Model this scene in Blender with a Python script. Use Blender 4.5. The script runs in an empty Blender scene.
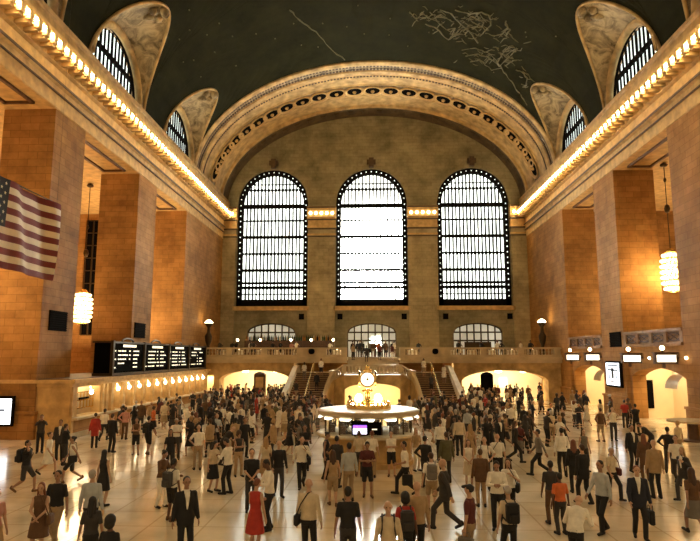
import bpy, math, random
import numpy as np
from mathutils import Vector, Matrix
PI = math.pi
C = bpy.context.scene.collection
scn = bpy.context.scene
# ---------------------------------------------------------------- camera
H, F = 4.5, 595.0
VX, VY = 372.0, 356.0
yaw, pitch = math.atan((VX-350)/F), math.atan((VY-270.5)/F)
cam = bpy.data.cameras.new('camera'); cam.sensor_width = 36; cam.lens = F/700*36; cam.clip_end = 400
camo = bpy.data.objects.new('camera', cam); C.objects.link(camo)
camo.location = (0, 0, H)
camo.rotation_euler = (PI/2+pitch, 0, yaw)
scn.camera = camo
_R = Matrix.Rotation(yaw, 3, 'Z') @ Matrix.Rotation(PI/2+pitch, 3, 'X')
def ray(px, py):
    return _R @ Vector(((px-350)/F, -(py-270.5)/F, -1))
def at_z(px, py, z):
    d = ray(px, py); t = (z-H)/d.z
    return Vector((0, 0, H)) + d*t
def at_y(px, py, y):
    d = ray(px, py); return Vector((0, 0, H)) + d*(y/d.y)
def at_x(px, py, x):
    d = ray(px, py); return Vector((0, 0, H)) + d*(x/d.x)
# ---------------------------------------------------------------- materials
def mk(name, col, rough=.6, metal=0., emit=None, estr=0., noise=0., nscale=3., bump=0., spec=None):
    m = bpy.data.materials.new(name); m.use_nodes = True
    nt = m.node_tree; b = nt.nodes['Principled BSDF']
    b.inputs['Base Color'].default_value = (*col, 1)
    b.inputs['Roughness'].default_value = rough
    b.inputs['Metallic'].default_value = metal
    if spec is not None: b.inputs['Specular IOR Level'].default_value = spec
    if emit:
        b.inputs['Emission Color'].default_value = (*emit, 1)
        b.inputs['Emission Strength'].default_value = estr
    if noise > 0:
        g = nt.nodes.new('ShaderNodeTexCoord'); n = nt.nodes.new('ShaderNodeTexNoise')
        n.inputs['Scale'].default_value = nscale; n.inputs['Detail'].default_value = 6
        nt.links.new(g.outputs['Object'], n.inputs['Vector'])
        r = nt.nodes.new('ShaderNodeValToRGB')
        r.color_ramp.elements[0].position = .3; r.color_ramp.elements[1].position = .7
        r.color_ramp.elements[0].color = (*[c*(1-noise) for c in col], 1)
        r.color_ramp.elements[1].color = (*[min(1, c*(1+noise)) for c in col], 1)
        nt.links.new(n.outputs['Fac'], r.inputs['Fac']); nt.links.new(r.outputs['Color'], b.inputs['Base Color'])
        if bump > 0:
            bp = nt.nodes.new('ShaderNodeBump'); bp.inputs['Strength'].default_value = bump; bp.inputs['Distance'].default_value = .1
            nt.links.new(n.outputs['Fac'], bp.inputs['Height']); nt.links.new(bp.outputs['Normal'], b.inputs['Normal'])
    return m
def stone(name, c1, c2, mortar, bw=1.15, bh=.44, rough=.7):
    m = bpy.data.materials.new(name); m.use_nodes = True
    nt = m.node_tree; b = nt.nodes['Principled BSDF']; N = nt.nodes.new; L = nt.links.new
    g = N('ShaderNodeNewGeometry'); s = N('ShaderNodeSeparateXYZ'); L(g.outputs['Position'], s.inputs[0])
    a = N('ShaderNodeMath'); a.operation = 'ADD'; L(s.outputs[0], a.inputs[0]); L(s.outputs[1], a.inputs[1])
    cb = N('ShaderNodeCombineXYZ'); L(a.outputs[0], cb.inputs[0]); L(s.outputs[2], cb.inputs[1])
    br = N('ShaderNodeTexBrick'); L(cb.outputs[0], br.inputs['Vector'])
    br.inputs['Color1'].default_value = (*c1, 1); br.inputs['Color2'].default_value = (*c2, 1); br.inputs['Mortar'].default_value = (*mortar, 1)
    br.inputs['Scale'].default_value = 1; br.inputs['Brick Width'].default_value = bw; br.inputs['Row Height'].default_value = bh
    br.inputs['Mortar Size'].default_value = .016; br.inputs['Mortar Smooth'].default_value = .4; br.inputs['Bias'].default_value = 0
    n = N('ShaderNodeTexNoise'); n.inputs['Scale'].default_value = .35; n.inputs['Detail'].default_value = 8; n.inputs['Roughness'].default_value = .7
    L(g.outputs['Position'], n.inputs['Vector'])
    r = N('ShaderNodeMapRange'); r.inputs['From Min'].default_value = .3; r.inputs['From Max'].default_value = .7; r.inputs['To Min'].default_value = .5; r.inputs['To Max'].default_value = 1.3
    L(n.outputs['Fac'], r.inputs['Value'])
    mx = N('ShaderNodeMix'); mx.data_type = 'RGBA'; mx.blend_type = 'MULTIPLY'; mx.inputs[0].default_value = 1
    L(br.outputs['Color'], mx.inputs[6]); L(r.outputs['Result'], mx.inputs[7]); L(mx.outputs[2], b.inputs['Base Color'])
    b.inputs['Roughness'].default_value = rough; b.inputs['Specular IOR Level'].default_value = .12
    bp = N('ShaderNodeBump'); bp.inputs['Strength'].default_value = .5; bp.inputs['Distance'].default_value = .02
    L(br.outputs['Color'], bp.inputs['Height']); L(bp.outputs['Normal'], b.inputs['Normal'])
    return m
M = {}
M['stone'] = stone('limestone', (.42, .215, .066), (.34, .17, .05), (.24, .12, .036))
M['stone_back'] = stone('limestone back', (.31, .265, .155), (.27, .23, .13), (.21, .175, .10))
M['pilaster'] = stone('pilaster stone', (.42, .34, .19), (.36, .29, .16), (.28, .22, .12))
M['cream'] = mk('cream stone', (.54, .35, .14), .6, noise=.25, nscale=2, spec=.2)
M['trim'] = mk('carved stone', (.46, .31, .13), .6, noise=.4, nscale=1.2, spec=.2)
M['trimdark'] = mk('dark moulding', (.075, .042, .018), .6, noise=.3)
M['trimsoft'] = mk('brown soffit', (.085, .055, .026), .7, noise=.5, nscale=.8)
M['pale'] = mk('pale marble', (.52, .41, .24), .45, noise=.2, nscale=1, spec=.3)
M['plaster'] = mk('yellow plaster', (.85, .71, .46), .7, noise=.08, nscale=.8)
M['darkmetal'] = mk('black metal', (.008, .007, .006), .8, 0, spec=.02)
M['bronze'] = mk('bronze', (.07, .045, .02), .4, .7)
M['brass'] = mk('brass', (.85, .60, .22), .25, 1.)
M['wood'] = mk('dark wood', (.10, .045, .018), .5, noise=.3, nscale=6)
M['black'] = mk('black board', (.005, .0045, .004), .8, spec=.01)
M['bulb'] = mk('lit bulb', (1, .9, .6), .5, emit=(1, .76, .40), estr=95)
M['bulb_far'] = mk('lit far bulb', (1, .9, .6), .5, emit=(1, .84, .55), estr=7)
M['bulb_c'] = mk('lit crystal', (1, .9, .6), .3, emit=(1, .78, .42), estr=2.6)
M['tick'] = mk('ticket lamp', (1, .9, .6), .5, emit=(1, .78, .45), estr=9)
M['fluor'] = mk('lightbox', (1, 1, .9), .5, emit=(1, .93, .72), estr=2.6)
M['txt'] = mk('lit characters', (1, .95, .8), .5, emit=(1, .88, .62), estr=1.1)
M['poster'] = mk('lit panel', (.9, .95, 1), .5, emit=(.85, .92, 1), estr=2.2)
M['clockface'] = mk('clock face', (1, .95, .8), .4, emit=(1, .92, .68), estr=1.6)
M['glass'] = None
def emis_glass(name, col, st):
    m = bpy.data.materials.new(name); m.use_nodes = True; nt = m.node_tree; b = nt.nodes['Principled BSDF']
    N = nt.nodes.new; L = nt.links.new
    n = N('ShaderNodeTexNoise'); n.inputs['Scale'].default_value = .5; n.inputs['Detail'].default_value = 5
    g = N('ShaderNodeNewGeometry'); L(g.outputs['Position'], n.inputs['Vector'])
    r = N('ShaderNodeMapRange'); r.inputs['From Min'].default_value = .3; r.inputs['From Max'].default_value = .7
    r.inputs['To Min'].default_value = st*.45; r.inputs['To Max'].default_value = st*1.35; L(n.outputs['Fac'], r.inputs['Value'])
    b.inputs['Base Color'].default_value = (.8, .85, .8, 1); b.inputs['Roughness'].default_value = .3
    b.inputs['Emission Color'].default_value = (*col, 1); L(r.outputs['Result'], b.inputs['Emission Strength'])
    return m
M['winglass'] = emis_glass('daylit frosted glass', (.95, 1, .88), 3.2)
M['winglass_c'] = emis_glass('frosted glass with sun glare', (1, 1, .88), 1.6)
# sun glare painted into the middle frosted window: emission fades from a soft spot
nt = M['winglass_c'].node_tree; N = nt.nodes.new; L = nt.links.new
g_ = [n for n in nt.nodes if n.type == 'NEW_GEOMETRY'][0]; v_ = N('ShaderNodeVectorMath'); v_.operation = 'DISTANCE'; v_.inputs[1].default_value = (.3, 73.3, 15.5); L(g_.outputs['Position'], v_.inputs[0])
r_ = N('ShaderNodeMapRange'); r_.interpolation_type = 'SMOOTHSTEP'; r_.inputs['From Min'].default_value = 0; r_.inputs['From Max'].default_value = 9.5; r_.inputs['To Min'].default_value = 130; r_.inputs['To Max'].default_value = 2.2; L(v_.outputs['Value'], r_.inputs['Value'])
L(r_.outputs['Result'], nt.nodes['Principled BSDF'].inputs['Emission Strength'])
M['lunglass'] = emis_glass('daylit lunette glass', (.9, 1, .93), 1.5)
M['doorglass'] = emis_glass('door glass', (1, .92, .68), .3)
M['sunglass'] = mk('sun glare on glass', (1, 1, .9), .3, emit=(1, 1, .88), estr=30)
# booth glass
mg = bpy.data.materials.new('booth glass'); mg.use_nodes = True; b = mg.node_tree.nodes['Principled BSDF']
b.inputs['Transmission Weight'].default_value = .95; b.inputs['Roughness'].default_value = .02; b.inputs['IOR'].default_value = 1.05
b.inputs['Base Color'].default_value = (.95, .95, .85, 1); M['glass'] = mg
# ceiling
def ceil_mat():
    m = bpy.data.materials.new('green painted vault'); m.use_nodes = True; nt = m.node_tree; b = nt.nodes['Principled BSDF']
    N = nt.nodes.new; L = nt.links.new
    g = N('ShaderNodeNewGeometry'); n = N('ShaderNodeTexNoise'); n.inputs['Scale'].default_value = .4; n.inputs['Detail'].default_value = 9; n.inputs['Roughness'].default_value = .75
    L(g.outputs['Position'], n.inputs['Vector']); r = N('ShaderNodeValToRGB')
    r.color_ramp.elements[0].position = .3; r.color_ramp.elements[0].color = (.007, .0075, .003, 1)
    r.color_ramp.elements[1].position = .75; r.color_ramp.elements[1].color = (.026, .024, .010, 1)
    L(n.outputs['Fac'], r.inputs['Fac']); L(r.outputs['Color'], b.inputs['Base Color']); b.inputs['Roughness'].default_value = .9; b.inputs['Specular IOR Level'].default_value = .05
    return m
M['vault'] = ceil_mat()
M['gold'] = mk('faded gold paint', (.13, .12, .05), .6)
def relief():
    m = bpy.data.materials.new('painted plaster relief'); m.use_nodes = True; nt = m.node_tree; b = nt.nodes['Principled BSDF']
    N = nt.nodes.new; L = nt.links.new
    g = N('ShaderNodeNewGeometry'); n = N('ShaderNodeTexNoise'); n.inputs['Scale'].default_value = .9; n.inputs['Detail'].default_value = 7; n.inputs['Roughness'].default_value = .65; n.inputs['Distortion'].default_value = 1.2
    L(g.outputs['Position'], n.inputs['Vector']); r = N('ShaderNodeValToRGB')
    r.color_ramp.elements[0].position = .36; r.color_ramp.elements[0].color = (.10, .07, .03, 1)
    r.color_ramp.elements[1].position = .6; r.color_ramp.elements[1].color = (.42, .32, .17, 1)
    L(n.outputs['Fac'], r.inputs['Fac']); L(r.outputs['Color'], b.inputs['Base Color']); b.inputs['Roughness'].default_value = .7
    bp = N('ShaderNodeBump'); bp.inputs['Strength'].default_value = .6; bp.inputs['Distance'].default_value = .3
    L(n.outputs['Fac'], bp.inputs['Height']); L(bp.outputs['Normal'], b.inputs['Normal'])
    return m
M['relief'] = relief()
def floor_mat():
    m = bpy.data.materials.new('polished marble floor'); m.use_nodes = True; nt = m.node_tree; b = nt.nodes['Principled BSDF']
    N = nt.nodes.new; L = nt.links.new
    g = N('ShaderNodeNewGeometry'); br = N('ShaderNodeTexBrick'); L(g.outputs['Position'], br.inputs['Vector'])
    br.offset = 0; br.inputs['Scale'].default_value = 1; br.inputs['Brick Width'].default_value = 1.5; br.inputs['Row Height'].default_value = 1.5
    br.inputs['Mortar Size'].default_value = .03; br.inputs['Mortar Smooth'].default_value = .3
    br.inputs['Color1'].default_value = (.90, .77, .52, 1); br.inputs['Color2'].default_value = (.85, .71, .46, 1); br.inputs['Mortar'].default_value = (.66, .52, .31, 1)
    n = N('ShaderNodeTexNoise'); n.inputs['Scale'].default_value = .6; n.inputs['Detail'].default_value = 8
    L(g.outputs['Position'], n.inputs['Vector'])
    r = N('ShaderNodeMapRange'); r.inputs['From Min'].default_value = .3; r.inputs['From Max'].default_value = .7; r.inputs['To Min'].default_value = .75; r.inputs['To Max'].default_value = 1.15
    L(n.outputs['Fac'], r.inputs['Value'])
    mx = N('ShaderNodeMix'); mx.data_type = 'RGBA'; mx.blend_type = 'MULTIPLY'; mx.inputs[0].default_value = 1
    L(br.outputs['Color'], mx.inputs[6]); L(r.outputs['Result'], mx.inputs[7]); L(mx.outputs[2], b.inputs['Base Color'])
    r2 = N('ShaderNodeMapRange'); r2.inputs['To Min'].default_value = .14; r2.inputs['To Max'].default_value = .27; L(n.outputs['Fac'], r2.inputs['Value'])
    L(r2.outputs['Result'], b.inputs['Roughness']); b.inputs['Specular IOR Level'].default_value = .6; b.inputs['Coat Weight'].default_value = .5; b.inputs['Coat Roughness'].default_value = .09
    return m
M['floor'] = floor_mat()
# ---------------------------------------------------------------- mesh builder
class MB:
    def __init__(s): s.v = []; s.f = []
    def quad(s, a, b, c, d):
        n = len(s.v); s.v += [tuple(a), tuple(b), tuple(c), tuple(d)]; s.f.append((n, n+1, n+2, n+3)); return s
    def box(s, x0, x1, y0, y1, z0, z1):
        n = len(s.v)
        s.v += [(x, y, z) for z in (z0, z1) for (x, y) in ((x0, y0), (x1, y0), (x1, y1), (x0, y1))]
        s.f += [tuple(n+i for i in q) for q in ((3, 2, 1, 0), (4, 5, 6, 7), (0, 1, 5, 4), (1, 2, 6, 5), (2, 3, 7, 6), (3, 0, 4, 7))]
        return s
    def bbox(s, x0, x1, y0, y1, z0, z1, b):   # box with chamfered vertical and top edges
        pts = lambda k: [(x0+k+b, y0+k), (x1-k-b, y0+k), (x1-k, y0+k+b), (x1-k, y1-k-b), (x1-k-b, y1-k), (x0+k+b, y1-k), (x0+k, y1-k-b), (x0+k, y0+k+b)]
        return s.rings([[(*p, z0+b) for p in pts(0)], [(*p, z1-b) for p in pts(0)], [(*p, z1) for p in pts(b)]], cap=(False, True)).rings([[(*p, z0) for p in pts(b)], [(*p, z0+b) for p in pts(0)]], cap=(True, False))
    def rings(s, rr, cap=(True, True), closed=True):
        n0 = len(s.v); m = len(rr[0])
        for r in rr: s.v += [tuple(p) for p in r]
        for i in range(len(rr)-1):
            for j in range(m if closed else m-1):
                k = (j+1) % m
                s.f.append((n0+i*m+j, n0+i*m+k, n0+(i+1)*m+k, n0+(i+1)*m+j))
        if cap[0]: s.f.append(tuple(n0+j for j in reversed(range(m))))
        if cap[1]: s.f.append(tuple(n0+(len(rr)-1)*m+j for j in range(m)))
        return s
    def lathe(s, prof, c=(0, 0, 0), n=24, cap=(True, True)):
        return s.rings([[(c[0]+r*math.cos(2*PI*j/n), c[1]+r*math.sin(2*PI*j/n), c[2]+z) for j in range(n)] for r, z in prof], cap)
    def tube(s, pts, r, n=8):
        pts = [Vector(p) for p in pts]; rr = []
        rs = r if isinstance(r, (list, tuple)) else [r]*len(pts)
        for i, p in enumerate(pts):
            d = (pts[min(i+1, len(pts)-1)]-pts[max(i-1, 0)]).normalized()
            u = d.cross(Vector((0, 0, 1)))
            if u.length < .05: u = d.cross(Vector((0, 1, 0)))
            u.normalize(); w = d.cross(u)
            rr.append([p+(u*math.cos(2*PI*j/n)+w*math.sin(2*PI*j/n))*rs[i] for j in range(n)])
        return s.rings(rr)
    def ball(s, c, r, n=12, sz=None):
        sz = sz or (1, 1, 1); k = max(4, n//2)
        return s.rings([[(c[0]+r*sz[0]*math.sin(PI*i/k)*math.cos(2*PI*j/n), c[1]+r*sz[1]*math.sin(PI*i/k)*math.sin(2*PI*j/n), c[2]-r*sz[2]*math.cos(PI*i/k)) for j in range(n)] for i in [.08]+list(range(1, k))+[k-.08]])
    def grid(s, fn, us, vs):
        n0 = len(s.v); m = len(vs)
        for u in us:
            for v in vs: s.v.append(tuple(fn(u, v)))
        for i in range(len(us)-1):
            for j in range(m-1): s.f.append((n0+i*m+j, n0+(i+1)*m+j, n0+(i+1)*m+j+1, n0+i*m+j+1))
        return s
    def build(s, name, mat, parent=None, smooth=False, **props):
        me = bpy.data.meshes.new(name); me.from_pydata(s.v, [], s.f); me.update()
        if smooth:
            me.polygons.foreach_set('use_smooth', [True]*len(me.polygons))
        for mm in (mat if isinstance(mat, (list, tuple)) else [mat]): me.materials.append(mm)
        o = bpy.data.objects.new(name, me); C.objects.link(o)
        if parent is not None: o.parent = parent
        for k, v in props.items(): o[k] = v
        return o
def thing(name, label, cat, loc=(0, 0, 0), rz=0, group=None):
    o = bpy.data.objects.new(name, None); C.objects.link(o); o.location = loc; o.rotation_euler = (0, 0, rz)
    o.empty_display_size = .1
    o['label'] = label; o['category'] = cat
    if group: o['group'] = group
    return o
def struct_root(name, label=None):
    o = bpy.data.objects.new(name, None); C.objects.link(o); o['kind'] = 'structure'
    if label: o['label'] = label; o['category'] = 'building'
    return o
def S(label, cat): return dict(kind='structure', label=label, category=cat)
def copy_tree(o, parent=None):
    c = o.copy(); C.objects.link(c)
    if parent is not None: c.parent = parent
    for ch in list(o.children): copy_tree(ch, c)
    return c
def linsp(a, b, n): return [a+(b-a)*i/(n-1) for i in range(n)]
def wall_cols(mb, mp, u0, u1, z0, ztop, ops, step=None):
    """sheet wall with openings; mp(u,z)->xyz ; ztop fn(u)"""
    us = {u0, u1}
    for (a, b_, zb, fn) in ops:
        us |= set(linsp(a, b_, 25)) | {a+1e-4, b_-1e-4, a-1e-4, b_+1e-4}
    if step:
        us |= set(linsp(u0, u1, int((u1-u0)/step)+2))
    us = sorted(u for u in us if u0 <= u <= u1)
    for p, q in zip(us, us[1:]):
        mid = (p+q)/2; op = None
        for o in ops:
            if o[0] < mid < o[1]: op = o
        if op is None: mb.quad(mp(p, z0), mp(q, z0), mp(q, ztop(q)), mp(p, ztop(p)))
        else:
            if op[2] > z0: mb.quad(mp(p, z0), mp(q, z0), mp(q, op[2]), mp(p, op[2]))
            mb.quad(mp(p, op[3](p)), mp(q, op[3](q)), mp(q, ztop(q)), mp(p, ztop(p)))
def arc_fn(uc, hw, zs, rise):
    return lambda u: zs+rise*math.sqrt(max(0, 1-((u-uc)/hw)**2))
def reveal(mb, mp, op, dvec):
    a, b_, zb, fn = op
    us = [a+(b_-a)*(.5-.5*math.cos(PI*i/24)) for i in range(25)]
    out = [(a, zb)]+[(u, fn(u)) for u in us]+[(b_, zb)]
    for (p, q) in zip(out, out[1:]):
        A, B = Vector(mp(*p)), Vector(mp(*q)); D = Vector(dvec)
        mb.quad(A, B, B+D, A+D)
    if zb > .01:
        A, B = Vector(mp(a, zb)), Vector(mp(b_, zb)); mb.quad(A, B, B+Vector(dvec), A+Vector(dvec))
# ---------------------------------------------------------------- dimensions
XL, XR, YB = -18.5, 18.9, 72.4
YE = 59.2          # where the vault meets the end arch
Y0 = 10.0          # how far back towards the camera the side walls are built
ZO, ZC = 18.9, 24.0
def YX(px, X): return at_x(px, 356, X).y
PL = [(20.4, 24.0), (YX(38, XL), YX(71, XL)), (YX(130, XL), YX(149, XL)), (YX(181, XL), YB)]
PR = [(18.5, 22.2), (31.5, YX(684.5, XR)), (YX(624.7, XR), YX(603, XR)), (YX(569.5, XR), YB)]
TH = 3.1
# floor
MB().box(-34, 34, -14, 84, -.3, 0).build('floor', M['floor'], kind='structure', label='polished tan marble concourse floor reflecting the bright windows', category='floor')
# ---------------------------------------------------------------- side walls
for side, X, PP in (('left', XL, PL), ('right', XR, PR)):
    sg = -1 if side == 'left' else 1
    wr = struct_root('wall_'+side, '%s stone wall of tall piers under a bulb-lit cornice' % side)
    def bx(mb, d0, d1, y0, y1, z0, z1):
        xs = sorted((X+sg*d0, X+sg*d1)); return mb.box(xs[0], xs[1], y0, y1, z0, z1)
    for (a, b_) in PP:
        m = MB(); bx(m, 0, TH, a, b_, 0, ZO); m.build('pier', M['stone'], wr)
        m = MB(); bx(m, -.12, TH+.1, a-.12, b_ + (.12 if b_ < YB else 0), 0, 1.35); bx(m, -.18, TH+.1, a-.18, b_+(.18 if b_ < YB else 0), 1.35, 1.5); m.build('plinth', M['stone'], wr)
    m = MB(); bx(m, 0, TH, Y0, YB+1, ZO, ZC); m.build('upper_wall', M['cream'], wr)
    # soffit coffers in the openings
    edges = [(PP[i][1], PP[i+1][0]) for i in range(len(PP)-1)]
    m = MB()
    for (a, b_) in edges:
        for (d0, d1, k) in ((.7, 2.5, 1.0),):
            for q in ((d0, d1, a+k, a+k+.18), (d0, d1, b_-k-.18, b_-k), (d0, d0+.18, a+k, b_-k), (d1-.18, d1, a+k, b_-k)):
                bx(m, *q, ZO-.14, ZO-.001)
    m.build('soffit_moulding', M['wood'], wr)
    # passage behind: outer wall, ceiling
    m = MB(); bx(m, 11.5, 12, Y0, YB+1, 0, ZO+.5); m.build('outer_wall', M['stone'], wr)
    m = MB(); bx(m, TH, 12, Y0, YB+1, ZO, ZO+.5); m.build('passage_ceiling', M['cream'], wr)
    m = MB(); bx(m, TH, 12, YB+.5, YB+1, 0, ZO); bx(m, TH, 11.5, PP[3][0]+1, PP[3][0]+1.6, 0, ZO); m.build('end_wall', M['stone'], wr)
    # cornice
    prof = [(0, 18.9), (.06, 18.95), (.06, 19.7), (.14, 19.75), (.14, 20.15), (.30, 20.25), (.30, 20.4), (.10, 20.42), (.10, 21.2), (.3, 21.3), (.34, 21.55), (.95, 21.62), (1.0, 22.0), (1.12, 22.05), (1.12, 22.35), (.8, 22.4), (.7, 22.6), (.62, 23.3), (.72, 23.4), (.72, 23.65), (.3, 23.75), (.2, 24.02), (0, 24.02)]
    tr = struct_root('trim_1' if side == 'left' else 'trim_2', '%s cornice lined with a long row of glowing bulbs' % side)
    m = MB(); m.grid(lambda u, v: (X-sg*v[0], u, v[1]), [Y0, YB], prof[::-1] if sg > 0 else prof); m.build('cornice', M['cream'], tr)
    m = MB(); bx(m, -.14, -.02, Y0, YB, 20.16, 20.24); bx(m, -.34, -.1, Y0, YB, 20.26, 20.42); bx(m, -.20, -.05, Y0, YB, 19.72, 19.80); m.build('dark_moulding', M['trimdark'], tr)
    m = MB(); y = Y0
    br = MB()
    while y < YB-1.2:
        xs = sorted((X-sg*.32, X-sg*1.06)); br.box(xs[0], xs[1], y+.42, y+.66, 21.35, 21.66)
        br.box(*sorted((X-sg*.94, X-sg*1.2)), y+.36, y+.72, 21.5, 22.0)
        y += .78
    br.build('brackets', M['trim'], tr, kind='stuff')
    first = None; ys = []
    y = Y0+.15
    while y < YB-1.3: ys.append(y); y += .78
    for y in ys:
        if first is None:
            mm = MB().ball((0, 0, 0), .115, 10, (1, 1, 1.15)); first = mm.build('light_bulb', M['bulb'], tr, smooth=True); first.location = (X-sg*1.16, y, 21.78)
        else:
            c = first.copy(); C.objects.link(c); c.parent = tr; c.location = (X-sg*1.16, y, 21.78)
# ---------------------------------------------------------------- back wall with three great windows
bw = struct_root('wall_back', 'far stone wall with three tall arched windows')
WX = [-12.35, 0, 12.55]; WW = 4.42; WB, WS = 10.55, 23.45
ZV, A_, B_ = 23.0, 18.62, 12.2
def vz(x, d=0):
    a = A_-d; return ZV+(B_-d)*math.sqrt(max(0, 1-(x/a)**2))
m = MB()
ops = [(x-WW, x+WW, WB, arc_fn(x, WW, WS, WW)) for x in WX]
mpb = lambda u, z: (u, YB, z)
low = MB()
dops = [(x-2.95, x+2.95, 4.4, arc_fn(x, 2.95, 7.35, 1.1)) for x in (-12.3, -.05, 12.75)]
wall_cols(low, mpb, XL-.1, XR+.1, 0, lambda u: WB, dops)
for o in dops: reveal(low, mpb, o, (0, .8, 0))
low.build('lower_wall', M['stone_back'], bw)
wall_cols(m, mpb, XL-.1, XR+.1, WB, lambda u: 36.5, ops, .5)
for o in ops: reveal(m, mpb, o, (0, 1.2, 0))
m.build('window_wall', M['stone_back'], bw)
# window sills, pilasters between windows with capitals
m = MB()
for x in WX: m.box(x-WW-.3, x+WW+.3, YB-.35, YB+.2, WB-.55, WB-.05)
m.build('sills', M['cream'], bw)
tr = struct_root('trim_3', 'far wall cornice strips with bulbs between the great windows')
segs = [(-18.5, -16.85), (-7.85, -4.5), (4.5, 8.05), (17.05, 18.9)]
firstb = None
for (a, b_) in segs:
    m = MB(); m.box(a, b_, YB-.35, YB, 4.4, 20.6); m.build('pilaster', M['pilaster'], bw)
    m = MB()
    for (e, z0, z1) in ((.08, 19.3, 19.5), (.14, 20.2, 20.5), (.05, 20.5, 21.3), (.2, 21.3, 21.5), (.45, 21.5, 22.25), (.62, 22.25, 22.6), (.3, 22.6, 22.9)):
        m.box(a-min(e, .12), b_+min(e, .12), YB-.35-e, YB, z0, z1)
    m.build('entablature', M['cream'], tr)
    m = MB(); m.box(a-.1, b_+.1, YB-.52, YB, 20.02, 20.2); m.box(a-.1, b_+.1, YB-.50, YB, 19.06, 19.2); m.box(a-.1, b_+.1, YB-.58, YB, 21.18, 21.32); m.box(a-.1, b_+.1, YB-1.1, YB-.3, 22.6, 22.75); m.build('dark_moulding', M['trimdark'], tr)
    n = max(2, round((b_-a)/.68))
    for i in range(n):
        x = a+(b_-a)*(i+.5)/n
        mmv = MB().ball((0, 0, 0), .2, 10) if firstb is None else None
        if firstb is None: firstb = mmv.build('light_bulb', M['bulb_far'], tr, smooth=True); o = firstb
        else: o = firstb.copy(); C.objects.link(o); o.parent = tr
        o.location = (x, YB-.98, 21.95)
m = MB()
for x in WX:
    m.box(x-.55, x+.55, YB-.3, YB, WS+WW+.5, WS+WW+1.1); m.box(x-.3, x+.3, YB-.45, YB, WS+WW+.1, WS+WW+1.3)
m.build('keystone_ornament', M['trimdark'], bw)
m = MB()
for x in (-8.6, -3.9, 3.9, 8.9, 16.6): m.box(x-.32, x+.32, YB-.06, YB, 8.9, 9.6)
m.build('small_vent', M['black'], bw)
# great windows
for i, x in enumerate(WX):
    wr = struct_root('window_%d' % (i+1), ['left tall arched window with black iron grid', 'middle tall arched window blazing with sunlight', 'right tall arched window with black iron grid'][i])
    Yg = YB+.9
    m = MB(); us = [x+WW*math.cos(PI-PI*k/32) for k in range(33)]
    for p, q in zip(us, us[1:]):
        f = arc_fn(x, WW, WS, WW); m.quad((p, Yg, WB), (q, Yg, WB), (q, Yg, f(q)), (p, Yg, f(p)))
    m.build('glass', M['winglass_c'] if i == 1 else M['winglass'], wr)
    # surround
    fr = MB(); w = .62; Yf = YB+.35
    ang = [PI-PI*k/32 for k in range(33)]
    for p, q in zip(ang, ang[1:]):
        P = lambda a, r, yy: (x+r*math.cos(a), yy, WS+r*math.sin(a))
        fr.quad(P(p, WW, Yf), P(q, WW, Yf), P(q, WW-w, Yf), P(p, WW-w, Yf)); fr.quad(P(p, WW-w, Yf), P(q, WW-w, Yf), P(q, WW-w, Yg), P(p, WW-w, Yg))
    for s_ in (-1, 1): fr.box(*sorted((x+s_*WW, x+s_*(WW-w))), Yf, Yg, WB, WS)
    fr.box(x-WW, x+WW, Yf, Yg, WB, WB+.85)
    fr.build('frame', M['darkmetal'], wr)
    # pierced squares in the surround: glowing quads imitate the daylight through them
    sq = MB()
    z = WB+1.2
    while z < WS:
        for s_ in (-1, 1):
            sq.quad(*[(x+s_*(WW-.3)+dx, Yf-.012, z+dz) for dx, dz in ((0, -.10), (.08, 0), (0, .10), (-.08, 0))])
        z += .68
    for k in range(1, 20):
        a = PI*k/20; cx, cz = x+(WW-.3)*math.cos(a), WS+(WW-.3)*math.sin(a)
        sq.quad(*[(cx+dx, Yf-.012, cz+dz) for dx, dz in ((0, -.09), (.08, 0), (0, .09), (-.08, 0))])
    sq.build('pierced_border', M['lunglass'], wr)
    g = MB(); R = WW-w; n = 17
    f = arc_fn(x, R, WS, R)
    for k in range(1, n):
        u = x-R+2*R*k/n; t = .085 if k % 3 else .05
        t = .095*(.85 if i == 1 else 1)
        g.box(u-t, u+t, Yf+.15, Yf+.3, WB+.8, f(u)+.1)
    for (z, t) in ((WB+1.5, .06), (WB+2.35, .17), (WB+2.9, .15), (WB+4.5, .17), (WB+6.6, .10), (WB+8.7, .18), (WB+10.8, .10), (WS-.25, .26), (WS+1.9, .07), (WS+2.6, .05)):
        hw = R if z < WS else math.sqrt(max(.1, R*R-(z-WS)**2))
        g.box(x-hw, x+hw, Yf+.1, Yf+.32, z-t, z+t)
    # dentil rows hanging from bars
    for z in (WB+6.4, WB+2.1, WS+1.7):
        for k in range(34):
            u = x-R+2*R*(k+.5)/34
            g.box(u-.05, u+.05, Yf+.1, Yf+.25, z, z+.32)
    g.build('mullions', M['darkmetal'], wr)
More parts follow.
